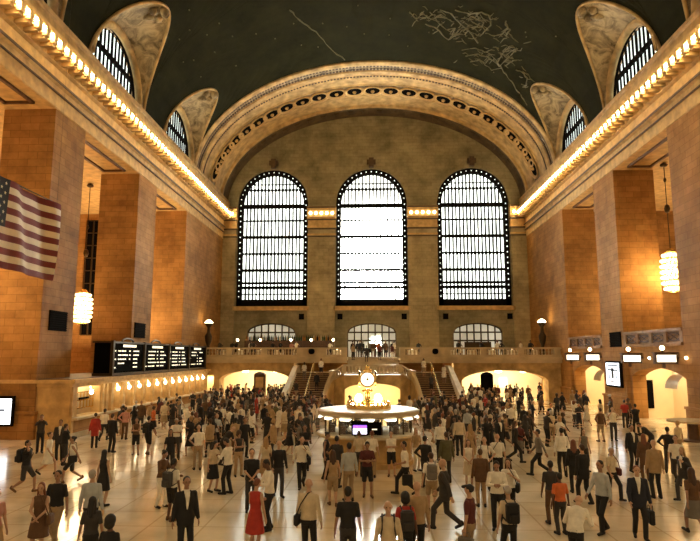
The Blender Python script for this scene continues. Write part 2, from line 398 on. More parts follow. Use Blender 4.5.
# terrace doors with fan lights under the windows
for i, x in enumerate((-12.3, -.05, 12.75)):
    dr = struct_root('door_%d' % (i+1), ['left fan-lit terrace doorway behind the bar', 'middle fan-lit terrace doorway with sun glare', 'right fan-lit terrace doorway with dark doors'][i])
    Yg = YB+.7; f = arc_fn(x, 2.95, 7.35, 1.1); us = linsp(x-2.95, x+2.95, 25)
    m = MB()
    for p, q in zip(us, us[1:]): m.quad((p, Yg, 4.4), (q, Yg, 4.4), (q, Yg, f(q)), (p, Yg, f(p)))
    m.build('glass', M['doorglass'], dr)
    g = MB()
    for k in range(8):
        u = x-2.95+5.9*k/7; g.box(u-.08, u+.08, Yg-.25, Yg-.05, 4.4, f(min(max(u, x-2.9), x+2.9))+.05)
    for z in (6.35, 7.35): g.box(x-2.95, x+2.95, Yg-.28, Yg-.04, z-.09, z+.09)
    g.tube([(u, Yg-.2, f(u)-.02) for u in us], .13, 6)
    if i == 2: g.box(x-1.6, x+1.6, Yg-.3, Yg-.1, 4.4, 6.2)
    g.build('frame', M['bronze'], dr)
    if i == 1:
        o = MB().ball((x+.5, Yg-.15, 6.05), .72, 16, (1, .12, 1)).build('sun_glare_disc', M['sunglass'], dr, smooth=True)  # glowing disc added before the door glass to imitate sun glare
# ---------------------------------------------------------------- end arch (stepped rings with rosettes)
er = struct_root('trim_4', 'huge stepped and carved arch framing the far wall')
prof = [(59.0, -.35), (58.7, .0), (58.7, .18), (59.0, .3), (59.3, .3), (59.4, .14), (60.5, .14), (60.6, .3), (60.9, .36), (61.2, .36), (61.3, .16), (61.6, .16), (63.7, .2), (63.8, .3), (63.95, .3), (64.0, .2), (66.5, .2), (66.55, .3), (66.7, .3), (66.8, .2), (69.3, .22), (69.4, .42), (69.8, .45)]
def ring_pt(t, Y, d): return (.2+(A_+.1-d)*math.cos(t), Y, ZV+(B_-d)*math.sin(t))
ts = linsp(PI-.06, .06, 81)
MB().grid(lambda t, v: ring_pt(t, *v), ts, prof).build('arch_band', M['trim'], er)
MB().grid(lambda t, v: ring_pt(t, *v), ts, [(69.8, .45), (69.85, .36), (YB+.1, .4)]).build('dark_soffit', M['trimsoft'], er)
MB().grid(lambda t, v: ring_pt(t, *v), ts, [(59.42, .15), (60.48, .15)]).build('ornament_band', M['relief'], er)
MB().grid(lambda t, v: ring_pt(t, *v), ts, [(64.02, .21), (66.5, .21)]).build('rosette_band', M['relief'], er)
m = MB()
for k in range(150):      # carved dentils on the outer band
    t = .1+(PI-.2)*k/149
    for (Y, d, w, h) in ((59.6, .14, .14, .10), (60.25, .14, .12, .1), (61.9, .17, .1, .06)):
        c = Vector(ring_pt(t, Y, d)); tg = (Vector(ring_pt(t+.01, Y, d))-c).normalized(); nm = Vector((-tg.z, 0, tg.x)); nm = nm if nm.dot(Vector((0, 0, ZV))-c) > 0 else -nm
        for sx in (0,):
            a = c-tg*.11; e = c+tg*.11; yv = Vector((0, w, 0)); nv = nm*h
            m.rings([[a-yv, a+yv, a+yv+nv, a-yv+nv], [e-yv, e+yv, e+yv+nv, e-yv+nv]])
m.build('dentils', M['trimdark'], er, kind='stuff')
fr = None
for k in range(25):       # rosettes
    t = .2+(PI-.4)*k/24
    if fr is None:
        m = MB(); m.lathe([(.95, 0), (1.18, 0), (1.18, .16), (.98, .12), (.8, .02)], n=20, cap=(False, False)); ringm = m
        fr = m.build('rosette', M['cream'], er, smooth=True)
        m = MB().lathe([(.97, .0), (.97, .03), (.5, .06), (.2, .06)], n=16); pd = m.build('petals', M['black'], fr)
        m = MB().ball((0, 0, .1), .22, 10); pb = m.build('boss', M['cream'], fr, smooth=True)
        o = fr
    else:
        o = copy_tree(fr, er)
    c = Vector(ring_pt(t, 65.25, .2)); tg = (Vector(ring_pt(t+.01, 65.25, .2))-c).normalized(); nm = (Vector((0, 0, ZV-4))-c); nm.y = 0; nm -= tg*nm.dot(tg); nm.normalize()
    yv = nm.cross(tg)
    o.matrix_local = Matrix.Translation(c+nm*.10) @ Matrix(((tg.x, yv.x, nm.x), (tg.y, yv.y, nm.y), (tg.z, yv.z, nm.z))).to_4x4()
# soffit coffers near the wall
m = MB()
for k in range(30):
    t = .15+(PI-.3)*k/29
    c = Vector(ring_pt(t, 71.0, .40)); tg = (Vector(ring_pt(t+.01, 71.0, .4))-c).normalized()
    m.rings([[c-tg*.42+Vector((0, -.6, 0)), c+tg*.42+Vector((0, -.6, 0)), c+tg*.42+Vector((0, .6, 0)), c-tg*.42+Vector((0, .6, 0))], [c-tg*.3+Vector((0, -.4, -.12)), c+tg*.3+Vector((0, -.4, -.12)), c+tg*.3+Vector((0, .4, -.12)), c-tg*.3+Vector((0, .4, -.12))]])
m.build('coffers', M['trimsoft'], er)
# ---------------------------------------------------------------- vault with lunettes
LCS = {-1: [27.4, 40.3, 54.3], 1: [28.6, 41.4, 54.3]}; LW, LZ = 4.7, 6.0
def zl(dy): return ZC+LZ*max(0, 1-abs(dy)**1.9)**.6
def th0(Y, sg):
    z = ZC
    for c in LCS[sg]:
        if abs(Y-c) < LW: z = max(z, zl((Y-c)/LW))
    return math.asin((z-ZV)/B_)
ysv = {Y0, YE}
for c in LCS[-1]+LCS[1]: ysv |= {c+LW*math.sin(PI/2*k/20) for k in range(-20, 21)} | {c-LW-1e-3, c+LW+1e-3}
ysv = sorted(y for y in ysv | set(linsp(Y0, YE, 30)) if Y0 <= y <= YE)
vs = linsp(0, 1, 31)
def vp(Y, v):
    a = th0(Y, 1); t = a+(PI-th0(Y, -1)-a)*v
    return (.2+A_*math.cos(t), Y, ZV+B_*math.sin(t))
cl = MB().grid(vp, ysv, vs).build('ceiling', M['vault'], smooth=False, kind='structure', label='dark green vaulted ceiling with faint gold constellation figures', category='ceiling')
k3 = 4
for side, X, sg in (('left', XL, -1), ('right', XR, 1)):
    for c in LCS[sg]:
        lr = struct_root('window_%d' % k3, '%s lunette window in its carved vault hood' % side); k3 += 1
        us = linsp(0, PI, 41)
        def wp(t, r=1., dx=0): return Vector((X+sg*dx, c+3.85*r*math.cos(t), ZC+.15+3.75*r*math.sin(t)))
        def cp(t):
            dy = math.cos(t); z = zl(dy) if 0 < t < PI else ZC
            th = math.asin(min(1, (z-ZV)/B_)); return Vector((.2+sg*A_*math.cos(th), c+LW*dy, z))
        MB().grid(lambda t, v: wp(t, 1.12).lerp(cp(t), v) + Vector((0, 0, 0)), us, linsp(0, 1, 7)).build('hood', M['relief'], lr)
        m = MB(); m.tube([wp(t, 1.07) for t in us], .30, 8); m.build('archivolt', M['trim'], lr, smooth=True)
        m = MB(); m.tube([cp(t)+Vector((-sg*.05, 0, -.05)) for t in us], .12, 6); m.build('groin_edge', M['trim'], lr, smooth=True)
        m = MB()
        tip = cp(PI/2)
        m.ball(tip+Vector((sg*.15, 0, -.35)), .5, 8, (.7, 1, .8)); m.ball(tip+Vector((sg*.8, .5, -.5)), .35, 8); m.ball(tip+Vector((sg*.8, -.5, -.5)), .35, 8); m.ball(tip+Vector((sg*1.3, 0, -.7)), .42, 8, (1.5, .7, .6))
        m.build('carved_cartouche', M['relief'], lr, smooth=True)
        m = MB()
        for p, q in zip(us, us[1:]): m.quad(wp(p, 1, .5), wp(q, 1, .5), (X+sg*.5, wp(q).y, ZC+.0), (X+sg*.5, wp(p).y, ZC+.0))
        m.build('glass', M['lunglass'], lr)
        m = MB()
        m.grid(lambda t, v: wp(t, 1.08, v*.55), us, [0, 1])
        for k in range(1, 13):
            y = c-3.85+7.7*k/13; h = 3.75*math.sqrt(max(0, 1-((y-c)/3.85)**2)); tt = .055 if k % 3 else .1
            xs = sorted((X+sg*.3, X+sg*.42)); m.box(xs[0], xs[1], y-tt, y+tt, ZC, ZC+.15+h)
        for z, tt in ((1.9, .17), (.25, .12)):
            h = 3.85*math.sqrt(max(0, 1-((z-.15)/3.75)**2)); xs = sorted((X+sg*.25, X+sg*.42)); m.box(xs[0], xs[1], c-h, c+h, ZC+z-tt, ZC+z+tt)
        m.build('mullions', M['darkmetal'], lr)
# gold constellation drawing on the vault
def vault_hit(px, py):
    d = ray(px, py); o = Vector((0, 0, H)); a, b2 = A_-.06, B_-.06
    A = (d.x/a)**2+(d.z/b2)**2; Bq = 2*((o.x-.2)*d.x/a**2+(o.z-ZV)*d.z/b2**2); Cq = ((o.x-.2)/a)**2+((o.z-ZV)/b2)**2-1
    t = (-Bq+math.sqrt(Bq*Bq-4*A*Cq))/(2*A); return o+d*t
strokes = [[(410, 12), (416, 18), (428, 17), (438, 22), (446, 30), (455, 28), (452, 36), (462, 34)], [(440, 10), (452, 14), (460, 24), (470, 32), (480, 36), (486, 30), (491, 25), (490, 16), (482, 12), (470, 14), (455, 10)],
           [(450, 38), (456, 33), (462, 27), (470, 32), (478, 43)], [(486, 33), (494, 36), (502, 34), (508, 28), (505, 22), (510, 30), (506, 36)], [(425, 24), (436, 28), (448, 40), (458, 34)],
           [(462, 50), (476, 48), (488, 53), (498, 62), (504, 72), (512, 82), (520, 94), (527, 105)], [(466, 56), (478, 54), (490, 58), (500, 66), (510, 56), (516, 50)], [(505, 66), (514, 60), (522, 60)], [(498, 62), (502, 54), (510, 46)], [(470, 62), (480, 60), (492, 70), (502, 68)],
           [(516, 70), (523, 72), (527, 78), (526, 86), (521, 84)], [(478, 20), (484, 22), (482, 27), (476, 24)], [(430, 12), (437, 17), (447, 18), (454, 22)], [(500, 52), (507, 58), (515, 66)], [(290, 10), (300, 20), (316, 32), (330, 48), (345, 60)]]
m = MB()
for s_ in strokes:
    P = [vault_hit(*p) for p in s_]; Q = []
    for a, b_ in zip(P, P[1:]):
        for k in range(4): Q.append(a.lerp(b_, k/4)+Vector((random.uniform(-.08, .08),)*3))
    Q.append(P[-1]); m.tube(Q, [.03+.05*random.random() for _ in Q], 5)
rs = random.Random(8)
for (cx, cy, rx, ry, n) in ((432, 17, 26, 9, 26), (470, 22, 24, 12, 44), (460, 36, 16, 6, 14), (492, 58, 26, 9, 34), (508, 50, 14, 7, 14), (500, 34, 10, 5, 8), (524, 78, 5, 9, 8)):
    for _ in range(n):
        x, y = rs.gauss(cx, rx*.5), rs.gauss(cy, ry*.5); q = rs.uniform(-.9, .9); L_ = rs.uniform(3, 9); cu = rs.uniform(-2, 2)
        if y < 4 or x > 545: continue
        m.tube([vault_hit(x, y), vault_hit(x+L_*.5*math.cos(q), y+L_*.5*math.sin(q)+cu), vault_hit(x+L_*math.cos(q), y+L_*math.sin(q))], [.03, .055, .03], 4)
for _ in range(46):
    x, y = rs.uniform(170, 560), rs.uniform(0, 90)
    if y > 62-.0022*(250-abs(x-372))*0+ (0 if abs(x-372) < 90 else (abs(x-372)-90)*.35): continue
    p = vault_hit(x, y); m.ball(p, .07, 5)
m.build('constellation_figure', M['gold'], cl)
# ---------------------------------------------------------------- lights helper
def light(kind, name, loc, power, col=(1, .62, .25), size=.5, sy=None, rot=None, spot=None, blend=.5):
    l = bpy.data.lights.new(name, kind); l.energy = power; l.color = col
    if kind == 'AREA':
        l.size = size
        if sy: l.shape = 'RECTANGLE'; l.size_y = sy
    elif kind == 'SUN': l.angle = size
    else: l.shadow_soft_size = size
    if kind == 'SPOT': l.spot_size = spot; l.spot_blend = blend
    o = bpy.data.objects.new(name, l); C.objects.link(o); o.location = loc
    if rot: o.rotation_euler = rot
    return o
WARM = (1, .66, .32)
# ---------------------------------------------------------------- far balcony
YF = 61.2; ZBF = 4.4
bal = struct_root('balcony', 'far stone balcony with balustrade above two bright archways')
GAP = (-2.55, 2.75)
aops = [(-15.6, -8.3, 0, arc_fn(-11.95, 3.7, 2.0, 1.05)), (-17.6, -16.2, 0, lambda u: 2.6), (9.0, 17.6, 0, arc_fn(13.3, 4.35, 1.9, 1.15))]
mpf = lambda u, z: (u, YF, z)
m = MB(); wall_cols(m, mpf, XL, -8.0, 0, lambda u: 3.8, aops[:2]); wall_cols(m, mpf, 8.2, XR, 0, lambda u: 3.8, aops[2:])
for o in aops: reveal(m, mpf, o, (0, 2.0, 0))
m.build('front_wall', M['trim'], bal)
m = MB()
for (a, b_) in ((XL, GAP[0]), (GAP[1], XR)):
    m.box(a, b_, YF-.55, YF+.1, 3.8, 4.15); m.box(a, b_, YF-.75, YF+.1, 4.15, 4.4); m.box(a, b_, YF-.45, YF, 4.4, 4.62); m.box(a, b_, YF-.5, YF+.05, 5.2, 5.36)
m.build('coping', M['pale'], bal)
m = MB(); m.box(XL, GAP[0], YF, YB, 4.1, 4.39); m.box(GAP[1], XR, YF, YB, 4.1, 4.39); m.box(GAP[0], GAP[1], YF+4.6, YB, 4.1, 4.39)
m.build('balcony_floor', M['pale'], bal)
m = MB()
pz = [XL+.4, -14.6, -11.0, -7.4, -4.9, GAP[0]-.3, GAP[1]+.3, 5.1, 7.6, 11.2, 14.9, XR-.4]
for x in pz: m.box(x-.3, x+.3, YF-.47, YF+.03, 4.6, 5.22)
for x in (-6.15, 6.35): m.box(x-1.25, x+1.25, YF-.42, YF, 4.6, 5.22)
m.build('balustrade_post', M['pale'], bal)
m = MB()
for x in (-6.15, 6.35): m.lathe([(.1, 0), (.26, .08), (.32, .3), (.26, .5), (.12, .56)], (x, YF-.5, 4.68), 12)
m.build('urn', M['black'], bal)
bb = MB().lathe([(.09, 0), (.05, .08), (.10, .25), (.05, .45), (.09, .58)], n=8); b0 = None
for (a, b_) in zip(pz, pz[1:]):
    if abs((a+b_)/2) < 1.5 or 5 < abs((a+b_)/2) < 7.3 : continue
    n = int((b_-a-.6)/.30)
    for i in range(n):
        x = a+.3+(b_-a-.6)*(i+.5)/n
        if b0 is None: b0 = bb.build('baluster', M['pale'], bal, smooth=True); o = b0
        else: o = b0.copy(); C.objects.link(o); o.parent = bal
        o.location = (x, YF-.22, 4.62)
for ch in list(bal.children):
    pass
# engraved lettering strips over the arches are too worn to read; a shallow carved band stands there
# bright halls beyond the archways
for nm, (a, b_) in (('left', (XL, -8.0)), ('right', (8.2, XR))):
    m = MB(); m.box(a, b_, YF+7, YF+7.3, 0, 4.05); m.box(a-.3, a, YF+2, YF+7, 0, 4.05); m.box(b_, b_+.3, YF+.1, YF+7, 0, 4.05)
    m.build('passage_wall', M['plaster'], bal)
light('AREA', 'passage_lamp_light', (-12, YF+3.5, 4.0), 750, (1, .80, .52), 6, 4, (0, 0, 0))
light('AREA', 'passage_lamp_light', (13.3, YF+3.5, 4.0), 800, (1, .80, .52), 7, 4, (0, 0, 0))
m = MB()
for x in (-13.5, -10.2, 10.6, 13.2, 15.8): m.lathe([(.05, 0), (.32, .05), (.38, .25), (.2, .4)], (x, YF+2.6, 2.75), 12)
m.build('globe_lamp', M['tick'], bal, smooth=True)
m = MB().box(-17.4, -16.3, YF+1.3, YF+1.4, 0, 2.55).build('lit_doorway_panel', M['plaster'], bal)
light('AREA', 'passage_lamp_light', (-16.9, YF+.7, 2.5), 60, (1, .72, .35), 1, .8)
m = MB().box(14.2, 15.0, YF+6.9, YF+6.98, 1.1, 2.1).build('lit_notice', M['fluor'], bal)
# ---------------------------------------------------------------- stairs and central landing
st = struct_root('stairs', 'double marble staircase curving up to the far balcony')
ZL = 2.9
for sx in (-1, 1):
    m = MB(); n = 17
    for k in range(n):
        y = 50.5+k*.476; z = ZL*(k+1)/n
        m.box(*sorted((sx*4.1, sx*7.3)), y, y+.48, 0, z)
    m.build('flight', M['wood'], st)
    m = MB()
    for k in range(n):
        y = 50.5+k*.476; z = ZL*(k+1)/n; m.box(*sorted((sx*4.1, sx*7.3)), y-.03, y+.05, z-.03, z+.012)
    m.build('step_nosing', M['cream'], st)
    m = MB()
    rr = []
    for (y, zt) in [(49.6, 1.0), (50.6, 1.15), (58.8, 3.5), (61.2, 3.6)]: rr.append([(sx*7.3, y, 0), (sx*7.3, y, zt), (sx*7.75, y, zt), (sx*7.75, y, 0)])
    m.rings(rr); m.build('outer_parapet', M['pale'], st)
    m = MB().tube([(sx*5.7, 50.6, 1.05), (sx*5.7, 58.6, 3.9)], .05, 6)
    for y in (50.6, 54.6, 58.6): m.tube([(sx*5.7, y, (y-50.6)/8*ZL), (sx*5.7, y, 1.05+(y-50.6)/8*2.85)], .04, 6)
    m.build('handrail', M['brass'], st)
m = MB().box(-7.7, 7.7, 58.6, YF+1.2, ZL-.2, ZL); m.build('landing', M['pale'], st)
m = MB().box(-8.0, GAP[0], YF+1.2, YF+1.5, 0, 4.1); m.box(GAP[1], 8.2, YF+1.2, YF+1.5, 0, 4.1); m.build('rear_wall', M['stone'], st)
m = MB()
for k in range(9): m.box(GAP[0], GAP[1], YF+.1+k*.26, YF+4.7, ZL+1.49*k/9, ZL+1.49*(k+1)/9)
m.build('centre_flight', M['pale'], st)
plan = [(-3.6, 58.6), (-3.6, 52.4), (-3.2, 51.3), (-2.35, 50.6), (2.35, 50.6), (3.2, 51.3), (3.6, 52.4), (3.6, 58.6)]
tp = [3.2, 3.2, 3.25, 3.78, 3.78, 3.25, 3.2, 3.2]
m = MB()
for i in range(7):
    if i != 3: m.quad((*plan[i], 0), (*plan[i+1], 0), (*plan[i+1], ZL), (*plan[i], ZL))
wall_cols(m, lambda u, z: (u, 50.6, z), -2.35, 2.35, 0, lambda u: ZL, [(-2.3, 2.3, 0, arc_fn(0, 2.35, 1.6, .62))])
m.build('landing_wall', M['trim'], st)
m = MB(); m.v += [(x, y, ZL) for x, y in plan]; m.f.append(tuple(range(8))); m.build('landing_floor', M['pale'], st)
m = MB()
for i in range(7):
    a, b_ = Vector((*plan[i], 0)), Vector((*plan[i+1], 0)); d = (b_-a).normalized(); nrm = Vector((d.y, -d.x, 0))*.17
    for (da, db, h_, e) in ((tp[i]-.78, tp[i+1]-.78, .14, 1.0), (tp[i]-.13, tp[i+1]-.13, .14, 1.15)):
        m.rings([[a-nrm*e+Vector((0, 0, da)), b_-nrm*e+Vector((0, 0, db)), b_+nrm*e+Vector((0, 0, db)), a+nrm*e+Vector((0, 0, da))], [a-nrm*e+Vector((0, 0, da+h_)), b_-nrm*e+Vector((0, 0, db+h_)), b_+nrm*e+Vector((0, 0, db+h_)), a+nrm*e+Vector((0, 0, da+h_))]])
    m.box(a.x-.16, a.x+.16, a.y-.16, a.y+.16, tp[i]-.7, tp[i]-.05)
for sx in (-1, 1):
    rr = []
    for (x, y, zt) in ((3.2, 51.3, 3.25), (3.5, 50.8, 2.75), (3.72, 50.1, 2.05), (3.86, 49.4, 1.4), (3.9, 48.6, 1.0)):
        rr.append([(sx*(x-.03), y-.05, max(0, zt-.55)), (sx*(x-.03), y-.05, zt), (sx*(x+.22), y+.05, zt), (sx*(x+.22), y+.05, max(0, zt-.55))])
    m.rings(rr)
m.build('parapet', M['pale'], st)
m = MB()
for sx in (-1, 1):
    rr = []
    for (x, y, zt) in ((3.2, 51.3, 3.2), (3.5, 50.8, 2.7), (3.72, 50.1, 2.0), (3.86, 49.4, 1.35), (3.9, 48.6, .95)):
        rr.append([(sx*(x+.02), y, 0), (sx*(x+.02), y, zt), (sx*(x+.16), y, zt), (sx*(x+.16), y, 0)])
    m.rings(rr)
m.build('side_wall', M['trim'], st)
b1 = None
for i in range(7):
    a, b_ = Vector((*plan[i], tp[i]-.66)), Vector((*plan[i+1], tp[i+1]-.66)); L = (b_-a).length; n = max(1, int((L-.4)/.27))
    for k in range(n):
        p = a.lerp(b_, (.2+(L-.4)*(k+.5)/n)/L)
        if b1 is None: b1 = MB().lathe([(.08, 0), (.045, .06), (.09, .22), (.045, .42), (.08, .56)], n=8).build('baluster', M['pale'], st, smooth=True); o = b1
        else: o = b1.copy(); C.objects.link(o); o.parent = st
        o.location = p
m = MB().box(-3.1, 3.1, 56.5, 56.8, 0, 2.85); m.box(-3.3, -3.1, 52.4, 56.5, 0, 2.85); m.box(3.1, 3.3, 52.4, 56.5, 0, 2.85); m.build('lower_passage_wall', M['plaster'], st)
light('AREA', 'lower_passage_light', (0, 53.5, 2.8), 300, (1, .78, .46), 4, 3)
# ---------------------------------------------------------------- right side wall: low arcade, parapets, recess
M['para'] = mk('brown carved stone', (.26, .13, .04), .6, noise=.25)
ra = struct_root('wall_right_lower', 'low right arcade wall under the stone parapets')
for i in (0, 1, 2):
    a, b_ = PR[i][1], PR[i+1][0]
    mp = lambda u, z: (XR+.25, u, z)
    op = (a+.5, b_-.5, 0, arc_fn((a+b_)/2, (b_-a)/2, 2.55, 1.15))
    m = MB(); wall_cols(m, mp, a, b_, 0, lambda u: 5.3, [op]); reveal(m, mp, op, (1.0, 0, 0)); m.build('arcade_wall', M['stone'], ra)
    m = MB(); m.box(XR-.15, XR+.6, a, b_, 5.15, 5.35); m.box(XR-.1, XR+.5, a, b_, 6.05, 6.25); m.box(XR+.12, XR+.3, a, b_, 5.35, 6.05)
    n = 4
    for k in range(n+1):
        y = a+.2+(b_-a-.4)*k/n; m.box(XR-.02, XR+.4, y-.2, y+.2, 5.3, 6.1)
    m.build('parapet', M['para'], ra)
    m = MB()
    for k in range(n):
        y0, y1 = a+.5+(b_-a-.4)*k/n, a-.1+(b_-a-.4)*(k+1)/n
        m.tube([(XR+.05, y0+(y1-y0)*(.5+.5*math.cos(q)), 5.7+.24*math.sin(q)) for q in linsp(0, 2*PI, 17)], .04, 6)
        m.tube([(XR+.05, y0, 5.42), (XR+.05, y1, 5.98)], .03, 6); m.tube([(XR+.05, y0, 5.98), (XR+.05, y1, 5.42)], .03, 6)
    m.build('grille', M['wood'], ra)
    m = MB(); m.box(XR+.3, XR+11, a-3, b_+3, 5.0, 5.2); m.build('gallery_floor', M['pale'], ra)
    m = MB(); m.box(XR+3.2, XR+3.5, a-3.2, b_+3.2, 0, 5.0); m.box(XR+.45, XR+3.3, b_-.32, b_-.02, 0, 5); m.build('recess_wall', M['plaster'], ra)
    light('AREA', 'recess_light', (XR+1.9, (a+b_)/2, 4.9), 330, (1, .78, .46), 6, 1.6, (0, 0, PI/2))
# vaulted white hood inside the nearer recesses
m = MB()
for i in (1, 2):
    b_ = PR[i][1]+2.2
    m.grid(lambda t, v: (XR+.5+1.35*(1-math.cos(t)), b_+v*1.6, 2.4+1.1*math.sin(t)), linsp(0, PI, 17), [0, 1])
m.build('recess_vault', M['pale'], ra, smooth=True)
yj = PR[2][0]-.34
dk = at_y(648, 394, yj)
m = MB().box(dk.x-.38, dk.x+.38, yj-.06, yj, .7, 2.75); m.build('dark_door', M['black'], ra)
# black grilles on pier faces
def xbox(name, X, sg, px0, px1, py0, py1, th, mat, parent=None, **pr):
    a, b_ = at_x(px0, (py0+py1)/2, X), at_x(px1, (py0+py1)/2, X); pm = (px0+px1)/2
    z0, z1 = at_x(pm, py1, X).z, at_x(pm, py0, X).z
    ys = sorted((a.y, b_.y)); xs = sorted((X, X-sg*th))
    return MB().box(xs[0], xs[1], ys[0], ys[1], z0, z1).build(name, mat, parent, **pr), (xs, ys, (z0, z1))
def vent(X, sg, px0, px1, py0, py1, label):
    o, (xs, ys, zs) = xbox('ventilation_grille', X, sg, px0, px1, py0, py1, .06, M['black'])
    o['label'] = label; o['category'] = 'grille'; o['group'] = 'black grilles on the piers'
    m = MB(); n = 9
    for k in range(n):
        z = zs[0]+(zs[1]-zs[0])*(k+.5)/n; xx = sorted((X-sg*.06, X-sg*.1)); m.box(xx[0], xx[1], ys[0], ys[1], z-.03, z+.03)
    m.build('louvres', M['darkmetal'], o)
vent(XL, -1, 48.5, 66, 311, 331, 'black square grille on the pier nearest the flag')
vent(XL, -1, 134, 144.5, 323, 338, 'black square grille on the pier above the departure board')
vent(XR, 1, 610.5, 621.5, 332, 347, 'black square grille on the right pier above the advertising screen')
# advertising screen on right pier
t = thing('advertising_screen', 'tall lit blue-white advertising screen on the right pier', 'screen')
xb, (xs, ys, zs) = xbox('casing', XR, 1, 608.5, 623.2, 361, 387, .22, M['darkmetal'], t)
m = MB(); X = XR-.23; y0, y1 = ys[0]+.15, ys[1]-.15; z0, z1 = zs[0]+.15, zs[1]-.15
m.quad((X, y0, z0), (X, y1, z0), (X, y1, z1), (X, y0, z1)); m.build('display', M['poster'], t)
m = MB(); X -= .01
dy, dz = y1-y0, z1-z0
for (a, b_, c_, d_) in ((.40, .60, .30, .78), (.12, .88, .64, .72), (.18, .28, .28, .56), (.72, .82, .28, .56), (.3, .7, .12, .18), (.08, .92, .86, .92)):
    m.quad((X, y0+dy*a, z0+dz*c_), (X, y0+dy*b_, z0+dz*c_), (X, y0+dy*b_, z0+dz*d_), (X, y0+dy*a, z0+dz*d_))
m.build('pictured_shapes', mk('slate print', (.04, .07, .09), .5), t)
# red lit patch / round notice by the right archway
# left bright poster on near face of the pier
yp = PL[1][0]-.07
a = at_y(-9, 397, yp-.13); b_ = at_y(13, 425, yp-.13)
t = thing('poster_case', 'white lit poster in a black case on the left pier', 'poster')
x1_ = at_y(12.5, 411, yp-.13).x; x0_ = x1_-1.3; zt, zb_ = at_y(8, 398.5, yp-.13).z, at_y(8, 424, yp-.13).z
MB().box(x0_-.12, x1_+.12, yp-.27, yp-.125, zb_-.12, zt+.14).build('case', M['darkmetal'], t)
MB().box(x0_, x1_, yp-.29, yp-.27, zb_, zt).build('panel', M['poster'], t)
MB().box(x0_+.55, x0_+.95, yp-.30, yp-.29, zb_+.7, zb_+.8).build('printed_line', M['black'], t)
# lit lane signs over the right arcade
lb = []
for (px, py, w, i) in ((577, 357, 9, 1), (597.5, 357, 9, 1), (637.5, 358, 13, 2), (672.5, 358, 14, 2)):
    p = at_x(px, py, XR-.1)
    lb.append((p, w))
names = ['first lit sign box on the right arcade counting from the far balcony', 'second lit sign box, just before the pier with the advertising screen', 'third lit sign box, just past the pier with the advertising screen', 'fourth and nearest lit sign box, above the vaulted recess']
for i, (p, w) in enumerate(lb):
    t = thing('lit_sign_box', names[i], 'light', (p.x, p.y, p.z), 0, 'lit sign boxes on the right arcade')
    L = w*p.y/F*1.15*p.y/18.9*.42
    L = .62 if i < 2 else .58
    t.location.x -= .45; L = .52 if i < 2 else .58
    m = MB(); m.box(-L-.1, L+.1, -.16, .16, -.36, .30); m.box(-L-.16, L+.16, -.2, .2, .30, .36); m.tube([(-.1, 0, -.36), (-.1, 0, -.5)], .1); m.ball((-.1, 0, -.52), .12, 8); m.tube([(L, 0, 0), (L+.45, 0, 0)], .06); m.build('case', M['wood'], t)
    m = MB().box(-L, L, -.18, -.16, -.24, .18); m.box(-L, L, .16, .18, -.24, .18); m.build('lit_panel', M['fluor'], t)
    m = MB()
    m.ball((-.15, 0, .62), .15, 10); m.build('globe_lamp', M['tick'], t, smooth=True)
    m = MB().tube([(-.15, 0, .36), (-.15, 0, .5)], .06); m.build('lamp_stem', M['bronze'], t)
m = MB()
for i, X in enumerate((587.5, 650, 687)):
    p = at_x(X, 358, XR-.05); m.ball((p.x-.05, p.y, p.z+.0), .1, 8)
m.build('wall_bulb', M['tick'], ra, smooth=True)
# white topped kiosk table by the right wall
p = at_x(690, 424, 16.6); p = Vector((16.4, 33.0, 0))
p = at_z(681, 421, 1.05)
t = thing('kiosk_table', 'white topped round counter by the right wall under the vaulted recess', 'table', (p.x+.6, p.y, 0))
MB().lathe([(1.25, 1.0), (1.25, 1.08), (1.2, 1.1)], n=28).build('table_top', M['pale'], t)
MB().lathe([(.6, 0), (.6, .06), (.3, .12), (.25, .9), (.8, 1.0)], n=20).build('pedestal', M['wood'], t)
# ---------------------------------------------------------------- left ticket office
TX, TY0, TY1, TZ = -16.6, PL[1][0]+.12, YF-.9, 3.2
tk = struct_root('ticket_office', 'long low marble ticket office lined with lit windows along the left wall')
mp = lambda u, z: (TX, u, z)
winY = []
w1a, w1b = at_x(77, 405, TX).y, at_x(99.5, 405, TX).y
wins = [(w1a, w1b, 1.15, lambda u: 2.75)]
px = 117
y = at_x(112, 400, TX).y; k = 0
while y+1.2 < TY1-.6:
    wins.append((y, y+1.15, 1.15, lambda u: 2.72)); y += 1.78
m = MB(); wall_cols(m, mp, TY0, TY1, 0, lambda u: TZ-.2, wins)
for o in wins: reveal(m, mp, o, (-.7, 0, 0))
m.quad((TX, TY0, 0), (XL, TY0, 0), (XL, TY0, TZ), (TX, TY0, TZ)); m.quad((TX, TY1, 0), (XL, TY1, 0), (XL, TY1, TZ), (TX, TY1, TZ))
m.build('front', M['cream'], tk)
m = MB(); m.box(XL-3.2, TX+.28, TY0-.15, TY1+.15, TZ-.2, TZ); m.box(XL-3.2, TX+.14, TY0-.06, TY1+.06, TZ-.38, TZ-.2); m.build('cornice', M['cream'], tk)
m = MB(); m.box(TX, TX+.42, TY0+.1, TY1, 1.0, 1.12); m.box(TX, TX+.16, TY0-.0, TY1, 0, .3); m.build('counter_ledge', M['pale'], tk)
m = MB(); m.box(TX, TX+.1, TY0+.1, TY1, .3, 1.0); m.build('counter_front', M['stone'], tk)
m = MB()
for o in wins[1:]:
    for yy in (o[0]-.31,):
        m.box(TX, TX+.16, yy-.2, yy+.2, 1.12, TZ-.4); m.box(TX, TX+.22, yy-.26, yy+.26, TZ-.6, TZ-.4); m.box(TX, TX+.22, yy-.25, yy+.25, 1.12, 1.3)
for yy in (TY0+.2, w1b+.25, w1b+.75): m.box(TX, TX+.12, yy-.12, yy+.12, 0.3, TZ-.4)
m.build('pilasters', M['cream'], tk)
